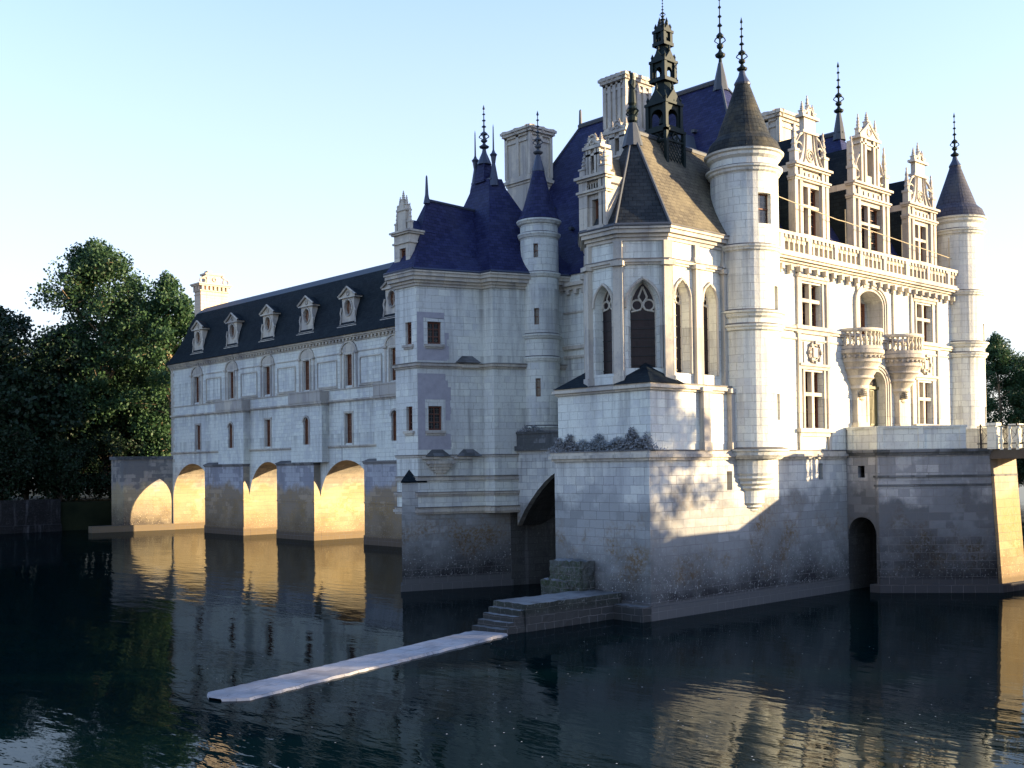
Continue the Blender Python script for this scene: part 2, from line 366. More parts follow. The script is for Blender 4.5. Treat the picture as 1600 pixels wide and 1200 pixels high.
# south bank (left) and the far west banks
m = MB(); m.prism([(-300, 127.2), (46, 127.2), (55, 126.0), (75, 126), (140, 150), (420, 230), (420, 700), (-300, 700)], -.4, 3.2); setting(m.build('riverbank', EARTH))
m = MB(); m.prism([(150, 20), (420, 150), (700, 150), (700, -400), (85, -60)], -.4, 2.4); setting(m.build('terrain', EARTH))
m = MB(); m.prism([(20, -60), (120, -60), (85, 7.9), (49.5, 7.9), (49.5, -12), (20, -12)], -.4, 3.6); setting(m.build('terrain', EARTH))
m = MB(); m.box(-300, 46.6, 126.4, 127.1, -.3, 3.6); m.box(-300, 46.6, 126.0, 126.4, -.3, .8); tag(m.build('quay_wall', stone('shaded_quay_stone', (.014, .014, .014), (.008, .008, .008))), 'low shade-dark stone quay wall along the left bank under the black trees', 'wall')  # stone blackened: the shade under the trees is put into its colour
# ------------------------------------------------------------------ building parts
NU = (1, 0); EU = (0, -1)          # viewer's right along a north face / an east face
def finial(parent, x, y, z, h, r=.16, mat=BRONZE, base=True):
    m = MB()
    if base: m.lathe(x, y, [(r*1.7, z), (r*1.25, z+.06*h), (r*.75, z+.16*h), (r*.45, z+.27*h), (r*.4, z+.30*h)], 10)
    k = z+.28*h if base else z; q = z+h-k
    m.lathe(x, y, [(r*.4, k), (r*1.3, k+.03*q), (r*1.5, k+.06*q), (r*.6, k+.10*q), (r*.35, k+.14*q), (r*.9, k+.17*q), (r*1.0, k+.20*q), (r*.3, k+.24*q), (r*.3, k+.30*q), (r*1.05, k+.33*q), (r*1.05, k+.35*q), (r*.25, k+.40*q), (r*.25, k+.48*q), (r*.75, k+.50*q), (r*.2, k+.54*q), (r*.2, k+.62*q), (r*.6, k+.64*q), (r*.15, k+.67*q), (r*.15, k+.76*q), (r*.5, k+.78*q), (r*.12, k+.81*q), (r*.12, k+.88*q), (r*.4, k+.90*q), (0, k+q)], 10)
    for i in range(4):
        a = math.pi/2*i+.6; dx, dy = math.cos(a), math.sin(a)
        m.path([(x+dx*r*.3, y+dy*r*.3, k+.22*q), (x+dx*r*1.5, y+dy*r*1.5, k+.27*q), (x+dx*r*1.2, y+dy*r*1.2, k+.31*q), (x+dx*r*.3, y+dy*r*.3, k+.33*q)], r*.16, 4)
    return m.build('finial', mat, parent)
def window(parent, o, u, s0, s1, z0, z1, d, cross=False, name='window', pane=GLASS, head=None, wood=WOOD, bars=(1, 2)):
    # wooden frame set back by d with its pane; a stone cross in front where the photo has one
    n = (u[1], -u[0]); sh = lambda dd: (o[0]+n[0]*dd, o[1]+n[1]*dd)
    m = MB(); f = .09; oo = sh(-d)
    poly = head or rect(s0, s1, z0, z1)
    mid = sum(p[0] for p in poly)/len(poly); inn = [((p[0]-mid)*(1-2*f/(s1-s0))+mid, (p[1]-(z0+z1)/2)*(1-2*f/(z1-z0))+(z0+z1)/2) for p in poly]
    m.slab(oo, u, poly, -.06, .05, 0, [inn])
    for k in range(1, bars[0]+1):
        c = s0+(s1-s0)*k/(bars[0]+1); m.obox(oo, u, c-.03, c+.03, -.03, .03, z0+f, z1-f)
    for k in range(1, bars[1]+1):
        c = z0+(z1-z0)*k/(bars[1]+1); m.obox(oo, u, s0+f, s1-f, -.03, .025, c-.022, c+.022)
    if parent.parent is not None:
        m.wall(sh(-d-.02), u, poly, m=1); return m.build(name, [wood, pane], parent)
    w = m.build(name, wood, parent)
    m = MB(); m.wall(sh(-d-.02), u, poly); m.build('pane', pane, w)
    if cross:
        m = MB(); c = (s0+s1)/2; zc = z0+(z1-z0)*.60
        m.obox(sh(0), u, c-.10, c+.10, -.30, -.05, z0, z1); m.obox(sh(0), u, s0, s1, -.29, -.04, zc-.09, zc+.09)
        m.build('mullion', TRIM, w)
    return w
def baluster(mb, x, y, z, h, r=.07, n=6):
    mb.lathe(x, y, [(r*.9, z), (r*.9, z+.1*h), (r*.5, z+.16*h), (r*1.1, z+.38*h), (r*.5, z+.7*h), (r*.5, z+.86*h), (r*.9, z+.9*h), (r*.9, z+h)], n)
# ------------------------------------------------------------------ the castle
castle = thing('castle', 'cream stone castle with blue slate roofs, corner turrets and chapel, standing in the river', 'castle', (44, 40, 0))
NO = (44.0, 30.5)
NW = dict(gl=(3.4, 5.0, 8.25, 11.05), gr=(14.8, 16.3, 8.65, 11.0), ul=(3.25, 4.95, 13.3, 15.4), ur=(14.7, 16.4, 13.3, 15.4))
door_h = rarch(9.4, 11.1, 8.3, 11.35, .75); niche_h = rarch(8.5, 10.95, 13.25, 15.6, .7)
# upper walls
m = MB()
holes = [rect(a, b, c, d) for a, b, c, d in NW.values()]
m.wall(NO, NU, rect(0, 21.2, 7.1, 17.2), holes+[door_h, niche_h], .36)
for h, dp in ((door_h, .12), (niche_h, .58)):      # deep reveals of the door and the upper niche
    q = MB(); q.wall((44, 30.5+.36), NU, h, [h], dp)
    for f, uv, mi, sm in zip(q.f, q.uv, q.mi, q.sm):
        pts = [q.v[i] for i in f]
        if max(p[1] for p in pts)-min(p[1] for p in pts) > .05: m.face(pts, 0, uv)
m.wall((44, 53), EU, rect(0, 22.5, 7.1, 17.2)); m.wall((65.2, 53), (-1, 0), rect(0, 21.2, 0, 17.2)); m.wall((65.2, 30.5), (0, 1), rect(0, 22.5, 0, 17.2))
m.build('wall', STONE, castle)
# base walls down into the river: north side with the chapel pier, then the passage arch to the library pier
m = MB()
slots = [rect(5.35, 5.75, 5.35, 6.2), rect(12.9, 13.25, 5.7, 6.5)]
m.wall((35.63, 30.5), NU, rect(0, 22, -1, 7.0), slots, .5)
m.wall((35.63, 36.15), EU, rect(0, 5.65, -1, 7.0))
m.wall((44, 36.15), (-1, 0), rect(0, 8.37, -1, 7.0))
for s0, s1, z0, z1 in ((5.3, 5.8, 5.3, 6.25), (12.85, 13.3, 5.65, 6.55)): m.wall((35.63, 30.9), NU, rect(s0, s1, z0, z1), m=1)
m.box(35.5, 35.63, 30.4, 36.2, -1, .75); m.box(35.5, 51, 30.37, 30.5, -1, .55)
m.build('foundation', [BASE, DARK], castle)
m = MB()
pl = [(35.63, 30.5), (50.9, 30.5), (50.9, 31), (44, 36.15), (35.63, 36.15)]
for z0, z1, d in ((6.72, 6.84, .10), (6.84, 6.98, .2), (6.98, 7.12, .13)): m.prism(offset(pl, d), z0, z1)
sooty(m, pl, 7.12, .16, .05)
m.build('ledge', [TRIM, SOOT], castle)
# passage arch between chapel and library
m = MB(); PX, PY = 41.2, 44.75; L = PY-36.15
poly = [(0, 7.6), (0, 3.3)] + [(L*(i/16), 3.3+3.2*math.sin(math.pi*i/16)**.85) for i in range(1, 16)] + [(L, 3.3), (L, 7.6)]
m.wall((PX, PY), EU, poly)
arc = [(p[0], p[1]) for p in poly[1:-1]]
for a, b in zip(arc[:-1], arc[1:]):
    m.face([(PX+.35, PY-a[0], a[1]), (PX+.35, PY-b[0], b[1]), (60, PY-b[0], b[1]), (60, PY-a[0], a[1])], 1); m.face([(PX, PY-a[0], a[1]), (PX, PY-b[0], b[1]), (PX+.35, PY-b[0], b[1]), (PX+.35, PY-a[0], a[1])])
for k in (44, 47.5, 51):                            # ribs under the vault
    for a, b in zip(arc[:-1], arc[1:]): m.face([(k, PY-a[0], a[1]-.3), (k, PY-b[0], b[1]-.3), (k, PY-b[0], b[1]), (k, PY-a[0], a[1])]); m.face([(k, PY-a[0], a[1]-.3), (k, PY-b[0], b[1]-.3), (k+.5, PY-b[0], b[1]-.3), (k+.5, PY-a[0], a[1]-.3)])
m.box(PX+.1, 60, 36.0, 36.14, -1, 3.5); m.face([(60, 36, -1), (60, 46, -1), (60, 46, 7), (60, 36, 7)])
m.build('passage_arch', [BASE, TUNNEL_SHADE], castle)
m = MB(); m.box(PX-.25, PX+.1, 36.2, PY-.1, 7.4, 7.65); m.box(PX-.12, PX+.12, 36.2, PY-.15, 7.65, 8.3); m.box(PX-.18, PX+.17, 36.2, PY-.15, 8.3, 8.45); m.box(PX+.12, 44, 36.2, 44, 7.2, 7.6)
m.build('parapet', ROUGH, castle)
# pilasters, string courses, medallions and cornice of the entrance front
for s, zz in ((2.75, 7.15), (5.35, 7.15), (13.95, 7.15), (16.95, 7.15), (8.3, 13.1), (12.0, 13.1)): m = MB(); m.obox(NO, NU, s, s+.24, 0, .11, zz, 16.3); m.build('pilaster', TRIM, castle)
m = MB()
for z0, z1, d in ((12.95, 13.07, .12), (13.07, 13.2, .20), (12.55, 12.65, .07)): m.obox(NO, NU, 0, 21, 0, d, z0, z1)
for k in ('gl', 'gr', 'ul', 'ur'):
    a, b, z0, z1 = NW[k]
    m.obox(NO, NU, a-.75, b+.75, 0, .24, z0-.22, z0-.03); m.obox(NO, NU, a-.6, b+.6, 0, .13, z0-.42, z0-.22)
    m.obox(NO, NU, a-.4, b+.4, 0, .10, z1+.1, z1+.25); m.obox(NO, NU, a-.55, b+.55, 0, .18, z1+.25, z1+.38)
    for s in (a-.2, b+.06): m.obox(NO, NU, s, s+.14, 0, .07, z0, z1+.1)
sv = m
for s in (4.25, 15.6):
    m = MB()
    for rr in (.52, .40): m.ring((44+s, 30.46, 12.0), NU, rr, .06, 20)
    m.obox(NO, NU, s-.2, s+.2, 0, .12, 11.75, 12.25)
    for i in range(8): a = i*math.pi/4; m.tube((44+s+.5*math.cos(a), 30.45, 12+.5*math.sin(a)), (44+s+.5*math.cos(a), 30.33, 12+.5*math.sin(a)), .09, 6)
    for a, b in ((s-.95, s-.88), (s+.88, s+.95)): m.obox(NO, NU, a, b, 0, .05, 11.4, 12.5)
    m.build('medallion', TRIM, castle)
m = sv
for i, rr in enumerate((.0, .14, .28)):             # mouldings round door and niche
    for base, x0, x1, z0, z1, rise in ((door_h, 9.4, 11.1, 8.3, 11.35, .75), (niche_h, 8.5, 10.95, 13.25, 15.6, .7)):
        o1 = rarch(x0-rr-.13, x1+rr+.13, z0, z1+rr+.13, rise+rr*.8+.1); i1 = rarch(x0-rr-.003, x1+rr+.003, z0, z1+rr+.003, rise+rr*.8)
        for k in range(1, len(o1)):
            kk = (k+1) % len(o1)
            m.slab(NO, NU, [o1[k], o1[kk], i1[kk], i1[k]], 0, .05+.05*i)
m.build('facade_trim', TRIM, castle)
m = MB()
for z0, z1, d in ((16.1, 16.25, .10), (16.25, 16.36, .22), (16.36, 16.48, .38), (16.48, 16.6, .48)): m.obox(NO, NU, .6, 20.6, 0, d, z0, z1)
for i in range(26): s = 1.2+i*.76; m.obox(NO, NU, s, s+.22, .05, .30, 15.86, 16.12); m.obox(NO, NU, s+.03, s+.19, .03, .2, 15.7, 15.86)
for z0, z1, d in ((16.3, 16.5, .15), (16.5, 16.7, .3)): m.obox((44, 53), EU, 0, 22.5, 0, d, z0, z1)
for i in range(14): m.obox((44, 53), EU, 6+i*.6, 6.25+i*.6, 0, .2, 16.05, 16.3)
for z0, z1, d in ((13.0, 13.2, .14), (12.5, 12.65, .08), (15.0, 15.1, .06)): m.obox((44, 53), EU, 0, 22.5, 0, d, z0, z1)
m.build('cornice', TRIM, castle)
m = MB()
m.obox(NO, NU, .8, 20.4, .12, .40, 16.6, 16.74)
for i in range(44):
    s = 1.25+i*.43
    m.obox(NO, NU, s, s+.13, .16, .34, 16.74, 17.3); m.obox(NO, NU, s-.11, s+.24, .18, .32, 17.18, 17.34)
m.obox(NO, NU, .8, 20.4, .10, .36, 17.34, 17.5); m.obox(NO, NU, .8, 20.4, .04, .44, 17.5, 17.66)
for i in range(54): s = .95+i*.36; m.obox(NO, NU, s, s+.16, .36, .43, 17.36, 17.5)
for i in range(9): s = .9+i*2.4; m.obox(NO, NU, s, s+.28, .10, .42, 16.74, 17.5)
m.build('balustrade', TRIM, castle)
for k in NW: a, b, c, d = NW[k]; window(castle, NO, NU, a, b, c, d, .34, True, bars=(1, 2))
# entrance door and the door behind the upper niche
dm = MB(); oo = (44, 30.5+.46)
dm.slab(oo, NU, rarch(9.35, 11.15, 8.3, 11.4, .75), -.1, 0)
for a, b in ((9.5, 10.2), (10.3, 11.0)):
    for z0, z1 in ((8.5, 9.2), (9.35, 9.95), (10.05, 10.4)): dm.obox(oo, NU, a, b, 0, .05, z0, z1)
    for i in range(4): dm.obox(oo, NU, a+.08+i*.15, a+.14+i*.15, .05, .08, 8.6, 10.35)
dm.obox(oo, NU, 9.4, 11.1, 0, .12, 10.45, 10.6)
dd = dm.build('door', WOODG, castle)
m = MB(); m.slab(oo, NU, rarch(9.6, 10.9, 10.68, 11.25, .5), .005, .04); m.build('pane', GLASS, dd)
m = MB(); m.face([(52.3, 31.43, 13), (55.1, 31.43, 13), (55.1, 31.43, 16), (52.3, 31.43, 16)]); m.build('niche_wall', STONE, castle)
window(castle, (44, 31.41), NU, 9.4, 10.62, 13.25, 15.1, -.03, name='niche_door', pane=BROWNG)
# two corbelled balconies beside the door
for x in (52.2, 56.5):
    y = 30.5; b = MB()
    prof = [(.30, 8.4), (.30, 9.7), (.42, 9.8), (.36, 9.95), (.5, 10.25), (.62, 10.35), (.58, 10.5), (.78, 10.8), (.9, 10.88), (.86, 11.0), (1.02, 11.25), (1.12, 11.32), (1.08, 11.42), (1.2, 11.62), (1.28, 11.68), (1.25, 11.8), (1.3, 12.05), (1.42, 12.12), (1.42, 12.3), (1.35, 12.35), (1.35, 12.5), (0, 12.52)]
    b.lathe(x, y, prof, 28, 0, 180, 360)
    for i in range(16): a = R(186+i*11.2); b.tube((x+1.28*math.cos(a), y+1.28*math.sin(a), 11.95), (x+1.42*math.cos(a), y+1.42*math.sin(a), 11.95), .07, 5)
    b.box(x-.42, x+.42, 30.2, 30.5, 8.4, 10.4); b.box(x-.5, x+.5, 30.12, 30.5, 8.3, 8.6)
    for i in range(5): b.lathe(x-.15+.0*i, 30.05, [(0, 9.9+.1*i), (.28-.03*i, 9.98+.1*i), (0, 10.1+.1*i)], 8)
    bo = b.build('balcony', TRIM, castle)
    b = MB()
    for i in range(15): a = R(186+i*12); baluster(b, x+1.25*math.cos(a), y+1.25*math.sin(a), 12.5, .72, .085)
    b.lathe(x, y, [(1.14, 13.22), (1.37, 13.22), (1.4, 13.3), (1.37, 13.4), (1.14, 13.4), (1.14, 13.22)], 28, 0, 180, 360)
    b.build('balustrade', TRIM, bo)
# ------------------------------------------------------------------ main roofs
def hip(mb, x0, x1, y0, y1, ze, xr, ya, yb, zr):
    a, b, c, d = (x0, y0, ze), (x1, y0, ze), (x1, y1, ze), (x0, y1, ze); e, f = (xr, ya, zr), (xr, yb, zr)
    mb.face([a, b, e]); mb.face([b, c, f, e]); mb.face([c, d, f]); mb.face([d, a, e, f])
m = MB(); hip(m, 43.9, 56.2, 30.9, 52.8, 17.15, 50, 37.2, 48.0, 27.75); hip(m, 53.6, 65.0, 30.9, 52.8, 17.15, 59.5, 35.6, 48, 26.3); ro = m.build('roof', SLATE, castle)
m = MB()
def ridge(mb, p, q, r=.12): mb.path([p, q], r, 6)
ridge(m, (50, 37.1, 27.8), (50, 48.1, 27.8), .17); ridge(m, (59.5, 35.5, 26.35), (59.5, 48, 26.35), .17)
for c in ((43.9, 30.9, 17.2), (56.2, 30.9, 17.2)): ridge(m, (50, 37.2, 27.8), c, .07)
ridge(m, (50, 48, 27.8), (43.9, 52.8, 17.2), .07)
m.lathe(50, 37.2, [(.45, 27.2), (.3, 28.0), (.12, 28.8)], 8); m.lathe(59.5, 35.6, [(.4, 25.9), (.3, 26.6), (.12, 27.6)], 8)
for p in ((47.2, 44.0), (46.2, 43.2), (48.4, 39.0), (48.2, 37.6), (46.6, 47.0), (45.6, 44.5), (47.4, 38.0)):
    z = 17.15+(p[0]-43.9)*10.6/6.1; m.box(p[0]-.25, p[0], p[1]-.12, p[1]+.12, z, z+.16)
m.lathe(50, 48.0, [(.12, 27.7), (.08, 28.8), (0, 28.9)], 6)
m.build('ridge_cap', LEADG, ro)
finial(castle, 50, 37.2, 27.6, 5.1, .2); finial(castle, 59.5, 35.6, 26.3, 4.4, .2)
# small hooded roof window high on the east slope
m = MB(); m.prism([(46.6, 37.0), (48.5, 37.0), (48.5, 38.2), (46.6, 38.2)], 22, 23.2); m.face([(46.45, 36.85, 23.2), (49.2, 36.85, 23.2), (49.5, 37.6, 24.4), (46.45, 37.6, 24.4)]); m.face([(46.45, 38.35, 23.2), (46.45, 37.6, 24.4), (49.5, 37.6, 24.4), (49.2, 38.35, 23.2)]); m.face([(46.46, 36.95, 23.2), (46.46, 37.6, 24.3), (46.46, 38.25, 23.2)])
m.build('roof_hatch', LEADG, castle)
# ------------------------------------------------------------------ chimneys
def chimney(parent, x0, x1, y0, y1, z0, z1, zb, ribs=3, name='chimney'):
    m = MB(); P = [(x0, y0), (x1, y0), (x1, y1), (x0, y1)]
    m.prism(P, z0, z1-.3)
    for a, b, d in ((zb-.25, zb-.1, .06), (zb-.1, zb+.1, .16), (zb+.1, zb+.25, .08), (z1-.75, z1-.6, .07), (z1-.42, z1-.27, .10), (z1-.27, z1-.1, .22), (z1-.1, z1+.05, .30)): mold(m, P, [(a, b, d)])
    for i in range(ribs+1):
        t = i/ribs; w = .11
        for q0, q1, s in ((x0, x1, 0), (y0, y1, 1)):
            c = q0+(q1-q0)*t
            if s == 0: m.box(c-w, c+w, y0-.10, y0+.05, zb+.25, z1-.3); m.lathe(c, y0, [(.24, z1-.27), (.30, z1-.1), (.34, z1+.09)], 8)
            else: m.box(x0-.10, x0+.05, c-w, c+w, zb+.25, z1-.3); m.lathe(x0, c, [(.24, z1-.27), (.30, z1-.1), (.34, z1+.09)], 8)
    for i in range(ribs):
        c = x0+(x1-x0)*(i+.5)/ribs; m.box(c-.2, c+.2, y0+.2, y1-.2, z1+.05, z1+.12, 1)
    return m.build(name, [TRIM, DARK], parent)
chimney(castle, 46.0, 48.0, 40.7, 42.2, 19, 28.2, 25.2, 4)
chimney(castle, 46.0, 47.7, 48.4, 50.5, 17, 27.1, 24.0, 2)
chimney(castle, 49.6, 52.2, 33.2, 34.6, 20, 25.0, 23.2, 2)
# ------------------------------------------------------------------ dormers
def dormer(o, u, s0, s1, zw0, zw1, zc, ztop, depth, win, kind, hz=None):
    # stone dormer: front with window, cornice, scrolled gable, side pinnacles; slate roof behind
    d = MB(); n = (u[1], -u[0]); P = lambda a, dd, z: (o[0]+u[0]*a+n[0]*dd, o[1]+u[1]*a+n[1]*dd, z)
    z0 = hz if hz is not None else 16.9; c = (s0+s1)/2; W = s1-s0
    d.wall(o, u, rect(s0, s1, z0, zc), [rect(*win, zw0, zw1)], .3)
    for a in (s0, s1): d.face([P(a, 0, z0), P(a, -depth, z0), P(a, -depth, zc), P(a, 0, zc)], flip=(a == s1))
    for a in (s0-.06, s0+W*.13, s1-.24-W*.13+.05, s1-.2): d.obox(o, u, a, a+.24, 0, .13, z0, zc)
    for z_, h, dd in ((zw1+.22, .10, .16), (zw1+.32, .10, .24), (zc-.16, .1, .2), (zc-.06, .12, .32)):
        d.obox(o, u, s0-dd*.6, s1+dd*.6, -.3, dd, z_, z_+h)
    d.obox(o, u, win[0]-.2, win[1]+.2, 0, .16, zw0-.15, zw0)
    for i in range(7): a = s0+.3+(W-.6)*i/6; d.obox(o, u, a-.12, a+.12, 0, .06, zw1+.5, zc-.3)
    zk = zc+.06; H = ztop-zk
    for a in (s0+.15, s1-.15):
        x, y, _ = P(a, -.05, 0); d.spike(x, y, zk, H*.62, .17)
    if kind == 1:                                   # concave scroll gable with medallion and crowning niche
        prof = [(c-W*.40, zk), (c-W*.30, zk+.1*H), (c-W*.22, zk+.25*H), (c-W*.185, zk+.45*H), (c-W*.18, zk+.5*H)]
        d.slab(o, u, prof+[(2*c-a, b) for a, b in reversed(prof)], -.25, .0)
        d.ring(P(c, .02, zk+.17*H), u, W*.10, .05); d.ring(P(c, .02, zk+.17*H), u, W*.05, .05, 10)
        for sg in (-1, 1):
            d.ring(P(c+sg*W*.32, -.02, zk+.26*H), u, W*.085, .06)
            d.path([P(c+sg*(c-a)*1.0, .03, b) for a, b in prof], .06, 5); d.path([P(c+sg*((c-a)*.55), .03, b) for a, b in prof], .05, 5)
            d.path([P(c+sg*W*.46, -.02, zk+.05*H), P(c+sg*W*.43, -.02, zk+.3*H), P(c+sg*W*.30, -.02, zk+.45*H), P(c+sg*W*.2, -.02, zk+.5*H)], .07, 5)
        d.obox(o, u, c-W*.24, c+W*.24, -.3, .12, zk+.5*H, zk+.54*H)
        d.obox(o, u, c-W*.17, c+W*.17, -.25, .03, zk+.54*H, zk+.74*H)
        d.obox(o, u, c-W*.25, c+W*.25, -.32, .14, zk+.74*H, zk+.78*H)
        for i in range(3): x, y, _ = P(c+(i-1)*W*.16, -.1, 0); d.spike(x, y, zk+.78*H, H*(.34 if i == 1 else .22), .12)
        for sg in (-1, 1): d.path([P(c+sg*W*.2, 0, zk+.78*H), P(c+sg*W*.1, 0, zk+.84*H), P(c, 0, zk+.95*H)], .07, 5)
    else:                                           # upper aedicule with its own little window
        h1 = zk+.62*H; ww = W*.24
        d.wall(o, u, rect(c-ww, c+ww, zk, h1), [rect(c-ww*.45, c+ww*.45, zk+.14*H, zk+.50*H)], .3)
        d.wall((o[0]-n[0]*.3, o[1]-n[1]*.3), u, rect(c-ww*.45, c+ww*.45, zk+.14*H, zk+.50*H), m=1)
        for a in (c-ww, c+ww): d.face([P(a, 0, zk), P(a, -.8, zk), P(a, -.8, h1), P(a, 0, h1)], flip=(a > c))
        for a in (c-ww-.05, c-ww*.5-.1, c+ww*.5-.08, c+ww-.13): d.obox(o, u, a, a+.18, 0, .10, zk, h1)
        d.obox(o, u, c-ww-.2, c+ww+.2, -.5, .16, h1, h1+.14); d.obox(o, u, c-ww-.12, c+ww+.12, -.5, .1, h1-.3, h1-.2)
        d.slab(o, u, [(c-ww-.1, h1+.14), (c+ww+.1, h1+.14), (c+.25, zk+.8*H), (c, zk+.84*H), (c-.25, zk+.8*H)], -.3, .05)
        d.ring(P(c, .06, h1+.42), u, .2, .05, 12)
        for sg in (-1, 1):
            d.path([P(c+sg*(ww+.1), .05, h1+.16), P(c+sg*ww*.5, .05, zk+.76*H), P(c, .05, zk+.86*H)], .08, 5)
            d.path([P(c+sg*W*.44, -.02, zk+.04*H), P(c+sg*W*.40, -.02, zk+.2*H), P(c+sg*W*.32, -.02, zk+.34*H), P(c+sg*ww, -.02, zk+.42*H)], .08, 5)
            d.ring(P(c+sg*W*.35, -.02, zk+.13*H), u, W*.07, .06, 14)
            x, y, _ = P(c+sg*ww, -.1, 0); d.spike(x, y, h1+.14, H*.3, .12)
        x, y, _ = P(c, -.1, 0); d.spike(x, y, zk+.82*H, H*.2, .13)
    dm = d.build('dormer', [TRIM, DARK], castle)
    d.pinnacles(dm); r = MB(); zr = zc+(1.9 if kind == 2 else 1.25 if kind == 1 else .55); D2 = depth+2.6 if kind < 3 else depth+.5
    r.face([P(s0-.05, -.3, zc-.4), P(c, -.3, zr+.5), P(c, -D2, zr+.5), P(s0-.05, -D2, zc-.4)]); r.face([P(s1+.05, -.3, zc-.4), P(s1+.05, -D2, zc-.4), P(c, -D2, zr+.5), P(c, -.3, zr+.5)])
    r.face([P(s0-.04, -.3, zc-.4), P(s0-.04, -D2, zc-.4), P(s0-.04, -D2, z0), P(s0-.04, -.3, z0)]) if kind != 3 else None
    r.build('dormer_roof', SLATE_G if kind != 3 else SLATE_L, dm)
    window(dm, o, u, win[0], win[1], zw0, zw1, .3, name='dormer_window', bars=(1, 3), pane=GLASS)
    mm = MB(); c2 = (win[0]+win[1])/2; zc2 = zw0+(zw1-zw0)*.6
    if win[1]-win[0] > 1: mm.obox(o, u, c2-.1, c2+.1, -.26, -.02, zw0, zw1); mm.obox(o, u, win[0], win[1], -.25, -.01, zc2-.08, zc2+.08); mm.build('mullion', TRIM, dm)
    return dm
DO = (44, 30.9)
dormer(DO, NU, 3.35, 6.3, 17.95, 20.4, 21.4, 24.75, 3.0, (3.85, 5.65), 1)
dormer(DO, NU, 8.75, 12.4, 17.85, 20.3, 21.35, 25.4, 3.2, (9.3, 11.75), 2)
dormer(DO, NU, 14.6, 17.75, 17.95, 20.05, 21.1, 24.5, 3.0, (15.3, 16.8), 1)
dormer((43.9, 40.4), EU, 0, 2.0, 19.8, 21.2, 22.9, 25.0, 3.2, (.55, 1.4), 3, 17)
dormer((35.75, 34.30), EU, 0, 1.52, 17.1, 18.3, 19.3, 21.25, 1.5, (.62, 1.22), 3, 16.9)
# thin rail poles in front of the attic dormers
m = MB()
for s in (7.3, 13.1, 18.6): m.tube((44+s, 30.42, 17.6), (44+s, 30.42, 19.6), .03, 5)
m.path([(45.1, 30.42, 19.35), (50.5, 30.42, 18.95), (51.3, 30.42, 18.95), (64, 30.42, 18.35)], .022, 5)
m.build('handrail', plain('pale_rail', (.45, .38, .24), .5), castle)
# ------------------------------------------------------------------ corner turrets
def corner_turret(cx, cy, r, wins, zfoot, corbel, ztip, hf):
    m = MB(); lo = [w for w in wins if w[3] < 16]; hi = [w for w in wins if w[3] >= 16]
    m.drum(cx, cy, r, zfoot, 16.3, lo); m.drum(cx, cy, r, 16.3, 20.9, hi)
    for z, k in ((20.75, 1.3), (20.0, 1), (16.35, .8), (13.35, 1.1), (12.72, .9), (7.05, 1.4)):
        e = .10*k; m.lathe(cx, cy, [(r-.05, z-.22*k), (r+e, z-.10*k), (r+e*1.2, z), (r+e*2.0, z+.05), (r+e*2.2, z+.13)], 36); m.lathe(cx, cy, [(r+e*2.2, z+.13), (r+e*1.1, z+.19), (r-.05, z+.24)], 36, 1)
    if corbel:
        q = .84
        m.lathe(cx, cy+.05, [(r*q*1.12, 7.0), (r*q, 6.75), (r*q*.97, 6.15), (r*q*1.0, 6.08), (r*q*.93, 5.95), (r*q*.95, 5.86), (r*q*.82, 5.72), (r*q*.85, 5.62), (r*q*.70, 5.50), (r*q*.73, 5.40), (r*q*.57, 5.28), (r*q*.55, 4.78), (r*q*.57, 4.72), (r*q*.45, 4.6), (r*q*.47, 4.53), (r*q*.31, 4.42), (r*q*.33, 4.36), (r*q*.16, 4.27), (r*q*.12, 4.15), (0, 4.08)], 32)
    t = m.build('corner_turret', [STONE, SOOT], castle)
    c = MB(); H = ztip-20.85
    c.lathe(cx, cy, [(r+.20, 20.8), (r+.22, 20.88), (r+.02, 21.4), (r*.80, 20.85+.22*H), (r*.42, 20.85+.62*H), (r*.20, 20.85+.86*H)], 36)
    rf = c.build('turret_roof', SLATE_C if corbel else SLATE_T, t)
    c = MB(); c.lathe(cx, cy, [(r*.235, 20.85+.84*H), (r*.25, 20.85+.86*H), (r*.12, 20.85+.95*H), (.07, ztip+.25)], 14); c.build('lead_cap', LEAD, t)
    finial(t, cx, cy, ztip, hf, .17, base=False)
    for a, wd, z0, z1 in wins:
        o = (cx+math.cos(R(a))*(r-.26), cy+math.sin(R(a))*(r-.26)); u = (-math.sin(R(a)), math.cos(R(a)))
        q = MB(); q.slab(o, u, rect(-wd/2, wd/2, z0, z1), -.05, .02, 0, [rect(-wd/2+.06, wd/2-.06, z0+.06, z1-.06)]); q.wall(o, u, rect(-wd/2, wd/2, z0, z1), m=1, d=-.02)
        if wd > .5: q.obox(o, u, -wd/2, wd/2, -.02, .04, z0+(z1-z0)*.5-.03, z0+(z1-z0)*.5+.03)
        q.build('turret_window', [WOOD, GLASS], t)
    return t
SLATE_T = slate('grey_slate', (.045, .05, .075), (.06, .065, .09), (.10, .10, .09), .5, .7)
corner_turret(43.0, 30.75, 1.56, [(252, .72, 17.45, 18.85), (277, .34, 13.5, 14.65), (279, .3, 8.5, 9.7)], 6.9, True, 24.9, 2.6)
corner_turret(64.25, 30.75, 1.45, [(280, .3, 13.5, 14.6), (280, .3, 8.6, 9.7)], 0, False, 24.7, 2.7)
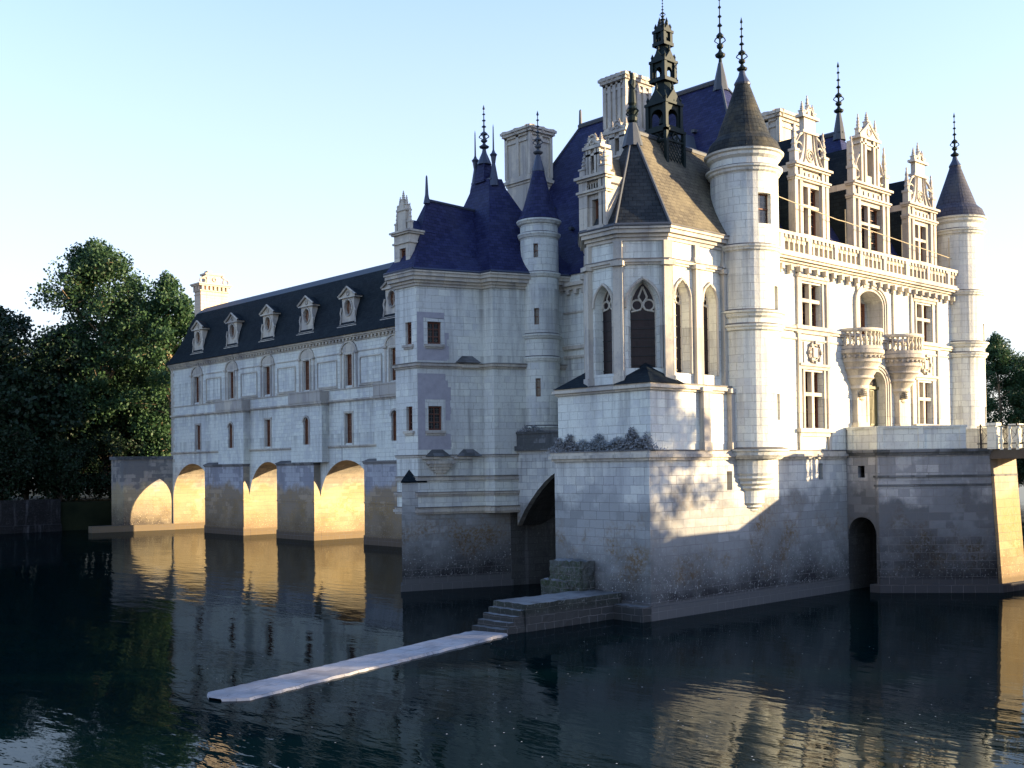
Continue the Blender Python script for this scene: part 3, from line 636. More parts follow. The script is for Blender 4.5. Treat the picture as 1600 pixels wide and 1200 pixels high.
# ------------------------------------------------------------------ chapel on its square pier
def seg(p, q):
    d = (Vector(q)-Vector(p)); return p, tuple(d.normalized()), d.length
m = MB()
m.wall((35.9, 30.62), NU, rect(0, 7.2, 7.1, 9.95)); m.wall((35.9, 36.15), EU, rect(0, 5.53, 7.1, 9.95)); m.wall((44, 36.15), (-1, 0), rect(0, 8.1, 7.1, 9.95))
apse = [(43.2, 30.9), (37.5, 30.9), (36.0, 32.4), (36.0, 34.2), (37.5, 35.7), (43.2, 35.7)]
lanc = {}
def lancet(p, q, s0, s1, z0=10.65, z1=14.6):
    o, u, L = seg(p, q); return o, u, L, parch(s0, s1, z0, z1)
faces = []
o, u, L = seg((37.5, 30.9), (43.2, 30.9)); hN = [parch(.42, 1.46, 10.55, 14.65), parch(2.42, 3.40, 10.55, 14.65)]
m.wall(o, u, rect(0, L, 9.9, 16.6), hN, .42, splay=.22); faces += [(o, u, h) for h in hN]
o, u, L = seg((36.0, 32.4), (37.5, 30.9)); h = parch(.36, L-.36, 10.75, 14.6); m.wall(o, u, rect(0, L, 9.9, 16.6), [h], .45, splay=.25); faces.append((o, u, h))
o, u, L = seg((36.0, 34.2), (36.0, 32.4)); h = parch(.36, L-.36, 10.55, 14.45); m.wall(o, u, rect(0, L, 9.9, 16.6), [h], .45, splay=.25); faces.append((o, u, h))
for p, q in (((37.5, 35.7), (36.0, 34.2)), ((43.2, 35.7), (37.5, 35.7))): o, u, L = seg(p, q); m.wall(o, u, rect(0, L, 9.9, 16.6))
chapel = m.build('chapel', STONE, castle)
for o, u, h in faces:
    n = (u[1], -u[0]); s0, s1, z0 = h[0][0], h[1][0], h[0][1]; z1 = max(p[1] for p in h); c = (s0+s1)/2; wd = s1-s0
    mid = sum(p[0] for p in h)/len(h); D = .40
    g = [((p[0]-mid)*.80+mid, p[1]-(.05 if p[1] > z0+.01 else 0)) for p in h]; oo = (o[0]-n[0]*D, o[1]-n[1]*D)
    q = MB(); q.wall(oo, u, g, m=1)
    P = lambda s, z, dd=.02: (oo[0]+u[0]*s+n[0]*dd, oo[1]+u[1]*s+n[1]*dd, z)
    b = .8*wd/2; zs = z1-b*1.9
    # tracery: two roundels, a mouchette and a middle light
    q.ring(P(c-b*.46, zs), u, b*.42, .045, 16); q.ring(P(c+b*.46, zs), u, b*.42, .045, 16)
    q.path([P(c, zs+.1*b), P(c-b*.34, zs+.62*b), P(c, zs+1.45*b), P(c+b*.34, zs+.62*b), P(c, zs+.1*b)], .045, 5)
    q.path([P(p[0], p[1]) for p in g[1:]], .05, 5); q.path([P(c-b*.9, zs-.5*b), P(c-b*.2, zs-.35*b), P(c, zs-.05*b), P(c+b*.2, zs-.35*b), P(c+b*.9, zs-.5*b)], .045, 5)
    for k in range(6): zz = z0+.15+k*(zs-z0-.4)/6; q.obox(oo, u, c-b, c+b, .0, .035, zz, zz+.035, 2)
    q.build('chapel_window', [TRIM, STAIN, IRON], chapel)
    t = MB(); t.path([(o[0]+u[0]*((p[0]-mid)*1.10+mid)+n[0]*.04, o[1]+u[1]*((p[0]-mid)*1.10+mid)+n[1]*.04, p[1]+.07 if p[1] > zs else p[1]) for p in h[1:]], .07, 5); t.build('hood_mould', TRIM, chapel)
# buttresses, strings and cornices
m = MB()
for x in (39.46, 41.48):
    m.box(x-.24, x+.24, 30.36, 30.62, 7.12, 9.72); m.box(x-.29, x+.29, 30.31, 30.62, 7.12, 7.5)
    m.box(x-.24, x+.24, 30.68, 30.9, 10.0, 15.25); m.prism([(x-.24, 30.68), (x+.24, 30.68), (x+.24, 30.9), (x-.24, 30.9)], 15.48, 15.8, 0, [(x-.2, 30.8), (x+.2, 30.8), (x+.2, 30.9), (x-.2, 30.9)])
    m.box(x-.17, x+.17, 30.76, 30.9, 15.6, 16.3)
    for z, y, d in ((9.74, 30.3, .09), (15.2, 30.6, .10)): m.box(x-.24-d, x+.24+d, y, 30.9, z, z+.2)
    m.build('buttress', TRIM, chapel); m = MB()
def corner(p, ang, wdt, z0, z1, out):
    a = R(ang); t = (math.cos(a), math.sin(a)); v = (-t[1], t[0])
    m.prism([(p[0]+v[0]*wdt-t[0]*.2, p[1]+v[1]*wdt-t[1]*.2), (p[0]+v[0]*wdt+t[0]*out, p[1]+v[1]*wdt+t[1]*out), (p[0]-v[0]*wdt+t[0]*out, p[1]-v[1]*wdt+t[1]*out), (p[0]-v[0]*wdt-t[0]*.2, p[1]-v[1]*wdt-t[1]*.2)], z0, z1)
for p, a in (((37.5, 30.9), 248), ((36.0, 32.4), 203), ((36.0, 34.2), 157), ((37.5, 35.7), 112)):
    corner(p, a, .22, 10.02, 15.2, .13); corner(p, a, .20, 15.3, 16.3, .09); corner(p, a, .29, 15.2, 15.4, .26); corner(p, a, .26, 10.02, 10.4, .2); m.build('buttress', TRIM, chapel); m = MB()
for z0, z1, d in ((15.26, 15.36, .08), (15.36, 15.48, .15), (16.3, 16.45, .07), (16.45, 16.6, .16), (16.6, 16.78, .30), (16.78, 16.9, .38)): m.prism(offset(apse, d), z0, z1)
sooty(m, apse, 15.48, .17); sooty(m, apse, 16.9, .42, .06)
m.build('moulding', [TRIM, SOOT], chapel); m = MB()
low = [(43.5, 30.62), (35.9, 30.62), (35.9, 36.15), (43.5, 36.15)]
for z0, z1, d in ((9.72, 9.82, .09), (9.82, 9.95, .2), (9.95, 10.02, .12)): m.prism(offset(low, d), z0, z1)
sooty(m, low, 10.02, .16)
m.build('moulding', [TRIM, SOOT], chapel)
# slated squinch pyramids over the pier corners
m = MB()
for s in (1, -1):
    Y = lambda y: 33.3+s*(y-33.3)
    a, b, c, t = (35.68, Y(30.4), 10.03), (38.0, Y(30.4), 10.03), (35.68, Y(32.55), 10.03), (36.95, Y(31.75), 11.0)
    k, j = (36.95, Y(30.95), 10.75), (36.05, Y(31.75), 10.75)
    m.face([a, b, t], flip=s < 0); m.face([c, a, t], flip=s < 0); m.build('squinch_roof', SLATE_G, chapel); m = MB()
# sloping weathering above the pier ledge
m = MB(); m.prism([(35.66, 30.56), (43, 30.56), (43, 30.62), (35.9, 30.62), (35.9, 36.15), (35.66, 36.15)], 7.12, 7.16)
m.build('weathering', ROUGH, chapel)
# chapel roof
m = MB(); ev = offset(apse, .34); ev = [p for p in ev]
def near(p): return min(ev, key=lambda q: (q[0]-p[0])**2+(q[1]-p[1])**2)
E = [(*near(p), 16.92) for p in apse]; ap = (38.1, 33.3, 21.75); rb = (46.5, 33.3, 21.5)
F = lambda p, q, t: tuple(a+(b-a)*t for a, b in zip(p, q))
brk = [tuple((*F(p[:2], ap[:2], .30), 18.2)) for p in E]      # slightly bell-cast eave
def roofside(pa, pb, top):
    A, B = E[pa], E[pb]
    if len(top) == 1:
        C, D = F(A, top[0], .26), F(B, top[0], .26); C = (C[0], C[1], C[2]-.18); D = (D[0], D[1], D[2]-.18)
        m.face([A, B, D, C], flip=True); m.face([C, D, top[0]], flip=True)
m.face([(46.5, E[0][1], 16.92), E[1], ap, rb], 1, flip=True)
for i in (1, 2, 3): roofside(i, i+1, [ap])
m.face([E[4], (46.5, E[5][1], 16.92), rb, ap], flip=True)
croof = m.build('chapel_roof', [SLATE_N, SLATE_L], chapel)
m = MB(); m.path([ap, rb], .13, 6); m.path([ap, E[1]], .07, 5); m.path([ap, E[2]], .06, 5); m.lathe(ap[0], ap[1], [(.5, 21.0), (.32, 21.7), (.18, 22.1)], 8)
m.path([(*p[:2], 16.94) for p in E[1:5]], .09, 5); m.build('ridge_cap', LEADG, chapel)
# statue finial on the apse roof
m = MB(); x, y = ap[:2]
m.lathe(x, y, [(.16, 21.8), (.10, 22.1), (.22, 22.2), (.24, 22.35), (.12, 22.5), (.26, 22.75), (.14, 22.9), (.20, 23.0), (.2, 23.05), (.10, 23.07)], 10)
m.lathe(x, y, [(.20, 23.05), (.17, 23.4), (.13, 23.65), (.19, 23.9), (.18, 24.05), (.07, 24.12), (.10, 24.2), (.11, 24.3), (.06, 24.42), (0, 24.44)], 10)
m.path([(x-.1, y-.1, 24.02), (x-.28, y-.2, 23.75), (x-.2, y-.3, 23.55)], .055, 6); m.path([(x+.1, y+.1, 24.02), (x+.2, y+.2, 24.3), (x+.15, y+.25, 24.6)], .05, 6)
for i in range(4): a = i*1.57; m.path([(x+.1*math.cos(a), y+.1*math.sin(a), 22.4), (x+.36*math.cos(a), y+.36*math.sin(a), 22.6), (x+.1*math.cos(a), y+.1*math.sin(a), 22.85)], .04, 5)
m.build('finial', BRONZE, chapel)
# ------------------------------------------------------------------ open bell tower on the chapel ridge
bx, by = 40.35, 33.3
bt = MB()
def stage(mb, r, z0, z1, arch=True, gable=.5):
    for sx in (-1, 1):
        for sy in (-1, 1):
            mb.box(bx+sx*r-.09, bx+sx*r+.09, by+sy*r-.09, by+sy*r+.09, z0, z1)
            mb.lathe(bx+sx*r, by+sy*r, [(.10, z1), (.06, z1+.2), (.09, z1+.25), (0, z1+.45)], 6)
    for o, u in (((bx-r, by-r), (1, 0)), ((bx+r, by+r), (-1, 0)), ((bx-r, by+r), (0, -1)), ((bx+r, by-r), (0, 1))):
        zt = z1; za = z1-.25
        mb.slab(o, u, rect(0, 2*r, z0, z1), -.10, 0, 0, [rarch(.17, 2*r-.17, z0+.12, za)])
        mb.obox(o, u, -.12, 2*r+.12, -.1, .13, z0-.12, z0+.04); mb.obox(o, u, -.12, 2*r+.12, -.1, .13, z1-.04, z1+.08)
        mb.slab(o, u, [(.02, z1+.08), (2*r-.02, z1+.08), (r, z1+.08+gable)], -.08, .08)
        mb.lathe(o[0]+u[0]*r, o[1]+u[1]*r, [(.05, z1+gable), (.08, z1+gable+.15), (0, z1+gable+.4)], 6)
def dome(mb, r, z0, z1, k=.62): mb.lathe(bx, by, [(r*1.25, z0), (r*1.15, z0+.3*(z1-z0)), (r*k*1.2, z0+.62*(z1-z0)), (r*k, z1)], 8, sm=False)
# lattice base straddling the ridge
for sx in (-1, 1):
    for sy in (-1, 1): bt.box(bx+sx*.62-.08, bx+sx*.62+.08, by+sy*.62-.08, by+sy*.62+.08, 20.0, 22.0)
for o, u in (((bx-.62, by-.62), (1, 0)), ((bx-.62, by+.62), (0, -1)), ((bx+.62, by+.62), (-1, 0))):
    n = (u[1], -u[0]); P = lambda s, z: (o[0]+u[0]*s, o[1]+u[1]*s, z)
    for i in range(-6, 7):
        a, b = .21*i, .21*i+1.3
        for f in (1, -1):
            pts = [(s, 20.2+(s-.21*i)*1.2 if f > 0 else 21.8-(s-.21*i)*1.2) for s in (max(0, a), min(1.24, b))]
            if pts[1][0] > pts[0][0]: bt.path([P(*pts[0]), P(*pts[1])], .018, 4)
    bt.obox(o, u, -.05, 1.29, -.06, .06, 21.5, 21.58); bt.ring(P(.62, 21.78), u, .17, .04, 12)
    bt.obox(o, u, -.1, 1.34, -.1, .1, 21.98, 22.1)
stage(bt, .53, 22.2, 23.35, True, .62); bt.prism([(bx-.05, by-.05), (bx+.05, by-.05), (bx+.05, by+.05), (bx-.05, by+.05)], 22.1, 23.4); bt.lathe(bx, by, [(.26, 22.5), (.23, 22.7), (.13, 22.95), (0, 23.0)], 10)
dome(bt, .51, 23.42, 24.45, .68); stage(bt, .36, 24.55, 25.38, True, .45)
dome(bt, .37, 25.42, 26.2, .66); stage(bt, .235, 26.28, 26.82, True, .3); dome(bt, .24, 26.86, 27.45, .3)
bell = bt.build('bell_tower', BRONZE, castle)
finial(bell, bx, by, 27.4, 1.05, .09, base=False)
# ------------------------------------------------------------------ library pavilion on the left pier
lp = [(36.2, 47.1), (39.85, 45.87), (39.9, 45.1), (44.3, 43.6), (44.3, 52.5), (39.9, 51.0), (39.85, 50.2), (36.2, 49.0)]
lpu = lp
m = MB()
o, u, L = seg(lp[0], lp[1]); hw = [rect(.62, 1.40, 13.2, 14.4), rect(.62, 1.40, 8.55, 9.85)]
m.wall(o, u, rect(0, L, 4.1, 17), hw, .3)
o2, u2, L2 = seg(lp[7], lp[0]); hw2 = [rect(.92, 1.46, 13.2, 14.4), rect(.92, 1.46, 8.55, 9.85)]
m.wall(o2, u2, rect(0, L2, 4.1, 17), hw2, .3)
for i in range(1, 7):
    a, b, c = seg(lp[i], lp[i+1]); m.wall(a, b, rect(0, c, 4.1 if i not in (2, 3, 4) else 7.1, 17))
    if i in (2, 4): m.wall(a if i == 2 else (41.2, 51.43), b, rect(0, 1.36, 4.1, 7.1))
pav = m.build('pavilion', STONE, castle)
for oo, uu, hh in ((o, u, hw), (o2, u2, hw2)):
    for h in hh: window(pav, oo, uu, h[0][0], h[1][0], h[0][1], h[2][1], .22, bars=(1, 2), name='pavilion_window', wood=REDW)
m = MB()
tip = [(35.3, 47.4), (41.25, 45.38), (41.25, 50.5), (36.25, 48.6)]
m.prism(tip, -1, 4.05); m.prism(offset(tip, .08), -1, .35)
m.prism([(41.25, 45.36), (60, 39.0), (60, 56), (41.25, 50.5)], -1, 4.05, 1)  # stretch under the arch, with the tunnel shade painted in
m.build('foundation', [BASE, TUNNEL_SHADE], pav)
m = MB()
lplow = [(36.2, 47.1), (39.85, 45.87), (39.9, 45.1), (41.1, 44.7), (41.1, 51.4), (39.9, 51.0), (39.85, 50.2), (36.2, 49.0)]
for z0, z1, d in ((4.05, 4.15, .10), (4.15, 4.3, .18), (4.3, 4.4, .1), (5.0, 5.1, .08), (5.1, 5.2, .14), (5.85, 5.95, .10), (5.95, 6.05, .05), (7.1, 7.2, .07), (11.9, 12.0, .07), (12.0, 12.14, .16), (16.3, 16.45, .10), (16.45, 16.6, .2), (16.6, 16.8, .34), (16.8, 16.98, .44), (16.98, 17.1, .5)): m.prism(offset(lp if z0 > 7 else lplow, d), z0, z1)
for z, d in ((4.4, .16), (5.2, .16), (6.05, .1), (7.2, .1), (12.14, .19)): sooty(m, lp if z > 7 else lplow, z, d, .035)
for oo, uu, hh in ((o, u, hw), (o2, u2, hw2)):
    for h in hh: a, b, z0, z1 = h[0][0], h[1][0], h[0][1], h[2][1]; m.obox(oo, uu, a-.18, b+.18, 0, .12, z0-.16, z0-.02); m.obox(oo, uu, a-.1, b+.1, 0, .06, z0-.26, z0-.16)
for s, z in ((.7, 7.0), (2.5, 7.0), (3.0, 11.95)):   # little stepped corbels and weathered water spouts
    m.obox(o, u, s-.5, s+.5, 0, .2, z, z+.12)
for i in range(5): m.obox(o, u, .45+.14*i, 2.0-.14*i, 0, .34-.06*i, 6.9-.16*(i+1), 6.9-.16*i)
m.build('moulding', [TRIM, SOOT], pav)
m = MB()
for s, z in ((1.1, 7.02), (2.9, 7.02), (2.9, 12.1)):
    n = (u[1], -u[0]); P = lambda a, dd, zz: (o[0]+u[0]*a+n[0]*dd, o[1]+u[1]*a+n[1]*dd, zz)
    m.face([P(s-.7, .3, z+.12), P(s+.7, .3, z+.12), P(s+.3, .0, z+.5), P(s-.3, .0, z+.5)]); m.face([P(s-.7, .3, z+.12), P(s-.3, 0, z+.5), P(s-.7, 0, z+.12)]); m.face([P(s+.7, .3, z+.12), P(s+.7, 0, z+.12), P(s+.3, 0, z+.5)]); m.build('weathering', ROUGH, pav); m = MB()
q = MB(); rn = random.Random(2)
def patch(s0, s1, z0, z1, hole):
    L_, R_ = [(s0, z0), (s0, z1)], []
    z = z1
    while z > z0+.01: w = rn.choice((-.14, 0, .12, .16)); R_ += [(s1+w, z), (s1+w, max(z0, z-.36))]; z -= .36
    q.slab(o, u, L_+R_, .0, .006, 0, [hole])
patch(.03, 1.72, 12.3, 14.9, rect(.40, 1.60, 13.0, 14.6)); patch(.03, 1.76, 7.5, 11.6, rect(.44, 1.6, 8.25, 10.2))
q.build('plaster_patch', plain('grey_plaster', (.36, .35, .38), .9, 0, .1, .35, 3), pav)
b = [(35.35, 47.42), (36.6, 46.98), (36.6, 49.05), (36.25, 48.58)]
m = MB(); m.prism(b, 4.05, 5.75); m.build('buttress', BASE, pav)
m = MB(); cb = offset(b, .05); m.prism(cb, 5.75, 5.83); m.face([(*cb[0], 5.83), (*cb[1], 5.83), (36.4, 48.0, 6.6)]); m.face([(*cb[3], 5.83), (*cb[0], 5.83), (36.4, 48.0, 6.6)]) ; m.face([(*cb[1], 5.83), (*cb[2], 5.83), (36.4, 48.0, 6.6)]); m.build('buttress_cap', SLATE_G, pav)
# pavilion roof: front wedge and a taller flared tent behind
m = MB(); e = offset(lp, .46); ee = [(*min(e, key=lambda q: (q[0]-p[0])**2+(q[1]-p[1])**2), 17.1) for p in lp]
ax, bxr = (37.75, 48.05, 21.3), (42.0, 48.05, 21.2)
mid = lambda p, q, t, dz=0: (p[0]+(q[0]-p[0])*t, p[1]+(q[1]-p[1])*t, p[2]+(q[2]-p[2])*t+dz)
def two(A, B, C, D, dz=-.32):
    # slope with a slight sweep: A,B eave; C,D top (B->C, A->D)
    a2, b2 = mid(A, D, .35, dz), mid(B, C, .35, dz); m.face([A, B, b2, a2]); m.face([a2, b2, C, D])
two(ee[7], ee[0], ax, ax); two(ee[0], ee[1], bxr, ax); two(ee[6], ee[7], ax, bxr)
tent = [ee[2], ee[3], ee[4], ee[5]]; tc = (42.0, 48.05)
lev = [(17.1, 1, 1), (18.2, .80, .80), (19.6, .56, .60), (21.2, .32, .40), (22.4, .17, .26), (23.0, .12, .22)]
rings = [[(tc[0]+(p[0]-tc[0])*kx, tc[1]+(p[1]-tc[1])*ky, z) for p in tent] for z, kx, ky in lev]
for r0, r1 in zip(rings[:-1], rings[1:]):
    for i in range(4): m.face([r0[i], r0[(i+1) % 4], r1[(i+1) % 4], r1[i]])
m.lathe(42, 48.05, [(.62, 22.9), (.55, 23.4), (.36, 24.1)], 4, a0=45, a1=405, sm=False)
proof = m.build('pavilion_roof', SLATE, pav)
m = MB(); m.path([ax, bxr], .09, 6); m.build('ridge_cap', LEAD, pav)
m = MB(); m.lathe(ax[0], ax[1], [(.2, 21.1), (.1, 21.6), (.05, 22.6), (0, 22.7)], 8); m.build('finial', LEAD, pav)
m = MB(); m.box(41.7, 42.3, 47.2, 48.9, 22.95, 23.05); m.build('lead_cap', LEAD, pav); m = MB(); m.lathe(42, 48.05, [(.42, 24.0), (.40, 24.1), (.14, 24.7), (.07, 25.1)], 10); m.build('lead_cap', LEAD, pav)
m = MB(); m.path([(*p[:2], 17.12) for p in ee]+[(*ee[0][:2], 17.12)], .08, 5); m.build('gutter', LEAD, pav)
finial(pav, 42, 48.05, 24.9, 2.6, .2, LEAD, False)
for y in (47.25, 48.85):
    m = MB(); m.lathe(42, y, [(.34, 22.6), (.22, 23.2), (.10, 23.9), (.16, 24.3), (.22, 24.42), (.10, 24.55), (.05, 24.7), (.03, 26.0), (0, 26.2)], 8); m.build('finial', LEAD, pav)
d = MB(); o, u = (36.15, 48.95), EU
d.wall(o, u, rect(0, 1.4, 17.0, 19.3), [rect(.5, 1.05, 17.1, 18.45)], .25); d.face([(36.15, 47.55, 17.0), (37.6, 47.55, 17.0), (37.6, 47.55, 19.3), (36.15, 47.55, 19.3)]); d.face([(36.15, 48.95, 17.0), (36.15, 48.95, 19.3), (37.6, 48.95, 19.3), (37.6, 48.95, 17.0)])
for z, dd in ((18.7, .08), (19.2, .12), (19.3, .2)): d.obox(o, u, -dd, 1.4+dd, -.9, dd, z, z+.1)
d.obox(o, u, .35, 1.05, -.4, .0, 19.4, 20.5); d.obox(o, u, .28, 1.12, -.4, .06, 20.5, 20.6); d.obox(o, u, .5, .9, -.3, 0, 20.6, 20.95)
for q, zz, hh in ((.13, 19.4, 1.5), (1.27, 19.4, 1.5), (.7, 20.9, .75), (.42, 20.6, .75), (.98, 20.6, .75)): d.spike(36.3, 48.95-q, zz, hh, .11)
d.face([(36.3, 47.5, 19.4), (37.9, 47.5, 19.4), (37.9, 48.2, 20.1), (36.3, 48.2, 20.1)], 1)
dl = d.build('dormer', [TRIM, SLATE], pav); d.pinnacles(pav)
window(pav, o, u, .5, 1.05, 17.1, 18.45, .2, name='dormer_window', bars=(1, 2))
# slim stair turret in the angle
m = MB(); cx, cy, r = 42.75, 44.35, 1.06
sl = [(215, .26, 18.0, 18.75), (215, .28, 14.3, 15.2), (217, .28, 10.35, 11.35)]
m.drum(cx, cy, r, 8.0, 17.0, sl[1:], depth=.25, n=28); m.drum(cx, cy, r, 17.0, 20.1, sl[:1], depth=.25, n=28)
for z, k in ((20.0, 1.2), (19.25, .9), (17.05, .9), (13.65, 1), (12.4, .7), (8.6, .8)):
    e2 = .08*k; m.lathe(cx, cy, [(r-.05, z-.18), (r+e2, z-.08), (r+e2*1.4, z), (r+e2*2, z+.06), (r+e2*2, z+.14)], 28); m.lathe(cx, cy, [(r+e2*2, z+.14), (r-.05, z+.24)], 28, 1)
m.lathe(cx, cy, [(r+.1, 8.3), (r, 8.0), (r*.9, 7.4), (r*.3, 6.9), (0, 6.85)], 24)
st = m.build('stair_turret', [STONE, SOOT], castle)
m = MB(); m.lathe(cx, cy, [(r+.12, 20.1), (r+.12, 20.18), (r*.82, 20.9), (r*.5, 22.1), (r*.3, 23.0)], 28); rf = m.build('turret_roof', SLATE, st)
m = MB(); m.lathe(cx, cy, [(r*.34, 22.95), (r*.33, 23.05), (.12, 23.9), (.06, 24.3)], 12); m.build('lead_cap', LEAD, st)
finial(st, cx, cy, 23.9, 2.5, .19, LEADG, False)
for a, wd, z0, z1 in sl:
    o = (cx+math.cos(R(a))*(r-.2), cy+math.sin(R(a))*(r-.2)); u = (-math.sin(R(a)), math.cos(R(a)))
    q = MB(); q.slab(o, u, rect(-wd/2, wd/2, z0, z1), -.04, .02, 0, [rect(-wd/2+.05, wd/2-.05, z0+.05, z1-.05)]); q.wall(o, u, rect(-wd/2, wd/2, z0, z1), m=1, d=-.01); q.obox(o, u, -wd/2, wd/2, -.02, .03, (z0+z1)/2-.02, (z0+z1)/2+.02); q.build('turret_window', [WOOD, GLASS], st)
# ------------------------------------------------------------------ long gallery on arches
gal = thing('gallery', 'long white two storey gallery with a dark slate roof, carried on arches across the river', 'building', (59, 90, 0))
GY0 = 118.2; GO = (56.0, GY0); GL = 65.2          # along s from the south end towards the castle
def notch(y_hi, y_lo, crown=7.35, spring=3.4):
    s0, s1 = GY0-y_hi, GY0-y_lo
    return [(s0, -1)] + [((s0+s1)/2-(s1-s0)/2*math.cos(math.pi*i/20), spring+(crown-spring)*math.sin(math.pi*i/20)) for i in range(21)] + [(s1, -1)]
arches = [(117.9, 108.6), (100.75, 93.4), (87.65, 79.0), (73.0, 66), (59.5, 54.5)]
def gwin(kind, yc):
    s = GY0-yc
    if kind == 'u': return rect(s-.52, s+.52, 14.0, 16.75)
    if kind == 'g': return rect(s-.52, s+.52, 8.85, 11.5)
    return rarch(s-.5, s+.5, 8.85, 11.4)
UP = [112.0, 104.3, 97.0, 89.8, 82.8, 76.0, 69]; GR = [111.8, 97.0, 82.9, 69]; BAY = [103.2, 88.8, 75.0, 61]
uh = [gwin('u', y) for y in UP]; gh = [gwin('g', y) for y in GR]
m = MB(); outer = [(0, 18.2), (0, -1)]
for a in arches: outer += notch(*a)
outer += [(GL, -1), (GL, 18.2)]
m.wall(GO, EU, outer, uh+gh, .35)
wo = (61.0, GY0-GL); W = (0, 1)
m.wall(wo, W, [(GL-s, z) for s, z in reversed(outer)])
m.wall((61.0, GY0), (-1, 0), rect(0, 5.0, -1, 18.2))
m.build('wall', STONE, gal)
for a in arches:                                   # vaults with the pier sides they spring from
    nt = notch(*a); m = MB()
    for p, q in zip(nt[:-1], nt[1:]): m.face([(56, GY0-p[0], p[1]), (56, GY0-q[0], q[1]), (61.0, GY0-q[0], q[1]), (61.0, GY0-p[0], p[1])], flip=True)
    m.build('vault', PIER, gal)
PR = [(109.0, 100.75), (94.2, 87.65), (79.6, 73.0), (66, 59.5)]
for y1, y0 in PR:                                  # cutwater piers projecting on the river side
    P = [(56.0, y0), (56.0, y1), (55.3, y1), (55.3, y0)]; m = MB()
    m.prism(P, -1, 6.95); m.prism(offset(P, .07), -1, .8); m.prism(offset(P, .04), 3.55, 3.66)
    m.face([(55.25, y0-.075, -1), (56, y0-.075, -1), (56, y0-.075, .8), (55.25, y0-.075, .8)], 1); m.face([(55.3, y0-.045, .8), (56, y0-.045, .8), (56, y0-.045, 6.9), (55.3, y0-.045, 6.9)], 1)
    pr_ = m.build('pier', [CUT, PIER], gal); m = MB()
    m.prism(offset(P, .07), 6.95, 7.08); m.prism(offset(P, .13), 7.08, 7.2); m.prism(offset(P, .1), 7.2, 7.42, 0, offset([(56, y0+.3), (56, y1-.3), (55.6, y1-.3), (55.6, y0+.3)], 0))
    m.build('pier_cap', SOOT, pr_)
bh = []
for yc in BAY:                                     # shallow projecting bays with a balcony on top
    s = 2.65; P = [(56, yc-s), (56, yc+s), (55.25, yc+s), (55.25, yc-s)]; m = MB()
    h = rarch(s-.48, s+.48, 8.85, 11.4); m.wall((55.25, yc+s), EU, rect(0, 2*s, 7.2, 12.5), [h], .35); bh.append(((55.25, yc+s), h))
    for y, fl in ((yc-s, 0), (yc+s, 1)): m.face([(55.25, y, 7.2), (56, y, 7.2), (56, y, 12.5), (55.25, y, 12.5)], flip=bool(fl))
    m.build('bay', STONE, gal)
for yc in BAY:
    s = 2.65; P = [(56, yc-s), (56, yc+s), (55.25, yc+s), (55.25, yc-s)]
    b = MB(); b.prism(offset(P, .08), 12.4, 12.55); b.prism(offset(P, .2), 12.55, 12.75); b.box(55.0, 55.2, yc-s-.1, yc+s+.1, 12.75, 13.65); b.box(55.2, 56, yc-s-.1, yc-s+.1, 12.75, 13.65); b.box(55.2, 56, yc+s-.1, yc+s+.1, 12.75, 13.65); b.box(54.95, 55.25, yc-s-.15, yc+s+.15, 13.65, 13.78)
    b.build('balcony', TRIM, gal)
m = MB()
for z0, z1, d in ((8.45, 8.55, .06), (8.55, 8.68, .14), (12.55, 12.65, .08), (12.65, 12.8, .18), (13.7, 13.8, .07), (17.9, 18.05, .1), (18.2, 18.32, .3), (18.32, 18.5, .42)): m.obox(GO, EU, -.1, GL, 0, d, z0, z1)
for i in range(110): s = .1+i*.55; m.obox(GO, EU, s, s+.26, 0, .26, 18.02, 18.2)
for k, yc in enumerate(UP):
    s = GY0-yc
    arcp = lambda r, z, n=10: [(s+r*math.cos(math.pi*i/n), z+r*.75*math.sin(math.pi*i/n)) for i in range(n+1)]
    m.slab(GO, EU, arcp(1.35, 17.0)+list(reversed(arcp(1.12, 17.0))), 0, .11); m.slab(GO, EU, arcp(1.0, 17.0), 0, .03)
    m.obox(GO, EU, s-1.5, s-.95, 0, .19, 16.85, 17.02); m.obox(GO, EU, s+.95, s+1.5, 0, .19, 16.85, 17.02)
    for a in (s-.78, s+.58): m.obox(GO, EU, a, a+.2, 0, .09, 13.8, 16.9)
    m.obox(GO, EU, s-.78, s+.78, 0, .08, 16.78, 16.92)
    for a in (s-1.35, s+1.1): m.obox(GO, EU, a, a+.26, 0, .05, 13.8, 16.85)
    if k:                                            # framed blank panels between the windows
        c = GY0-(UP[k-1]+yc)/2; f = 1.55
        for a, b, z0, z1 in ((c-f, c+f, 16.35, 16.45), (c-f, c+f, 14.0, 14.1), (c-f-.1, c-f, 14.0, 16.45), (c+f, c+f+.1, 14.0, 16.45)): m.obox(GO, EU, a, b, 0, .07, z0, z1)
        m.obox(GO, EU, c-f-.2, c+f+.2, 0, .12, 13.86, 13.94); m.obox(GO, EU, c-f-.2, c+f+.2, 0, .05, 16.9, 17.0)
for yc in GR:
    s = GY0-yc
    for a in (s-.72, s+.54): m.obox(GO, EU, a, a+.18, 0, .05, 8.7, 11.6)
    m.obox(GO, EU, s-.75, s+.75, 0, .07, 11.55, 11.72)
for i in range(27): m.obox(GO, EU, -.08, .42 if i % 2 else .7, 0, .04, 7.6+i*.4, 7.96+i*.4)
m.build('moulding', TRIM, gal)
for o, h in bh:
    m = MB(); g = [(p[0], p[1]) for p in h]; c = sum(p[0] for p in g)/len(g); n = len(h)
    oh = rarch(2.65-.66, 2.65+.66, 8.85, 11.58); m.slab(o, EU, oh[1:]+list(reversed(h[1:])), 0, .06); m.build('window_surround', TRIM, gal)
    window(gal, o, EU, h[0][0], h[1][0], 8.85, 11.4, .25, head=h, pane=BROWNG, bars=(1, 1))
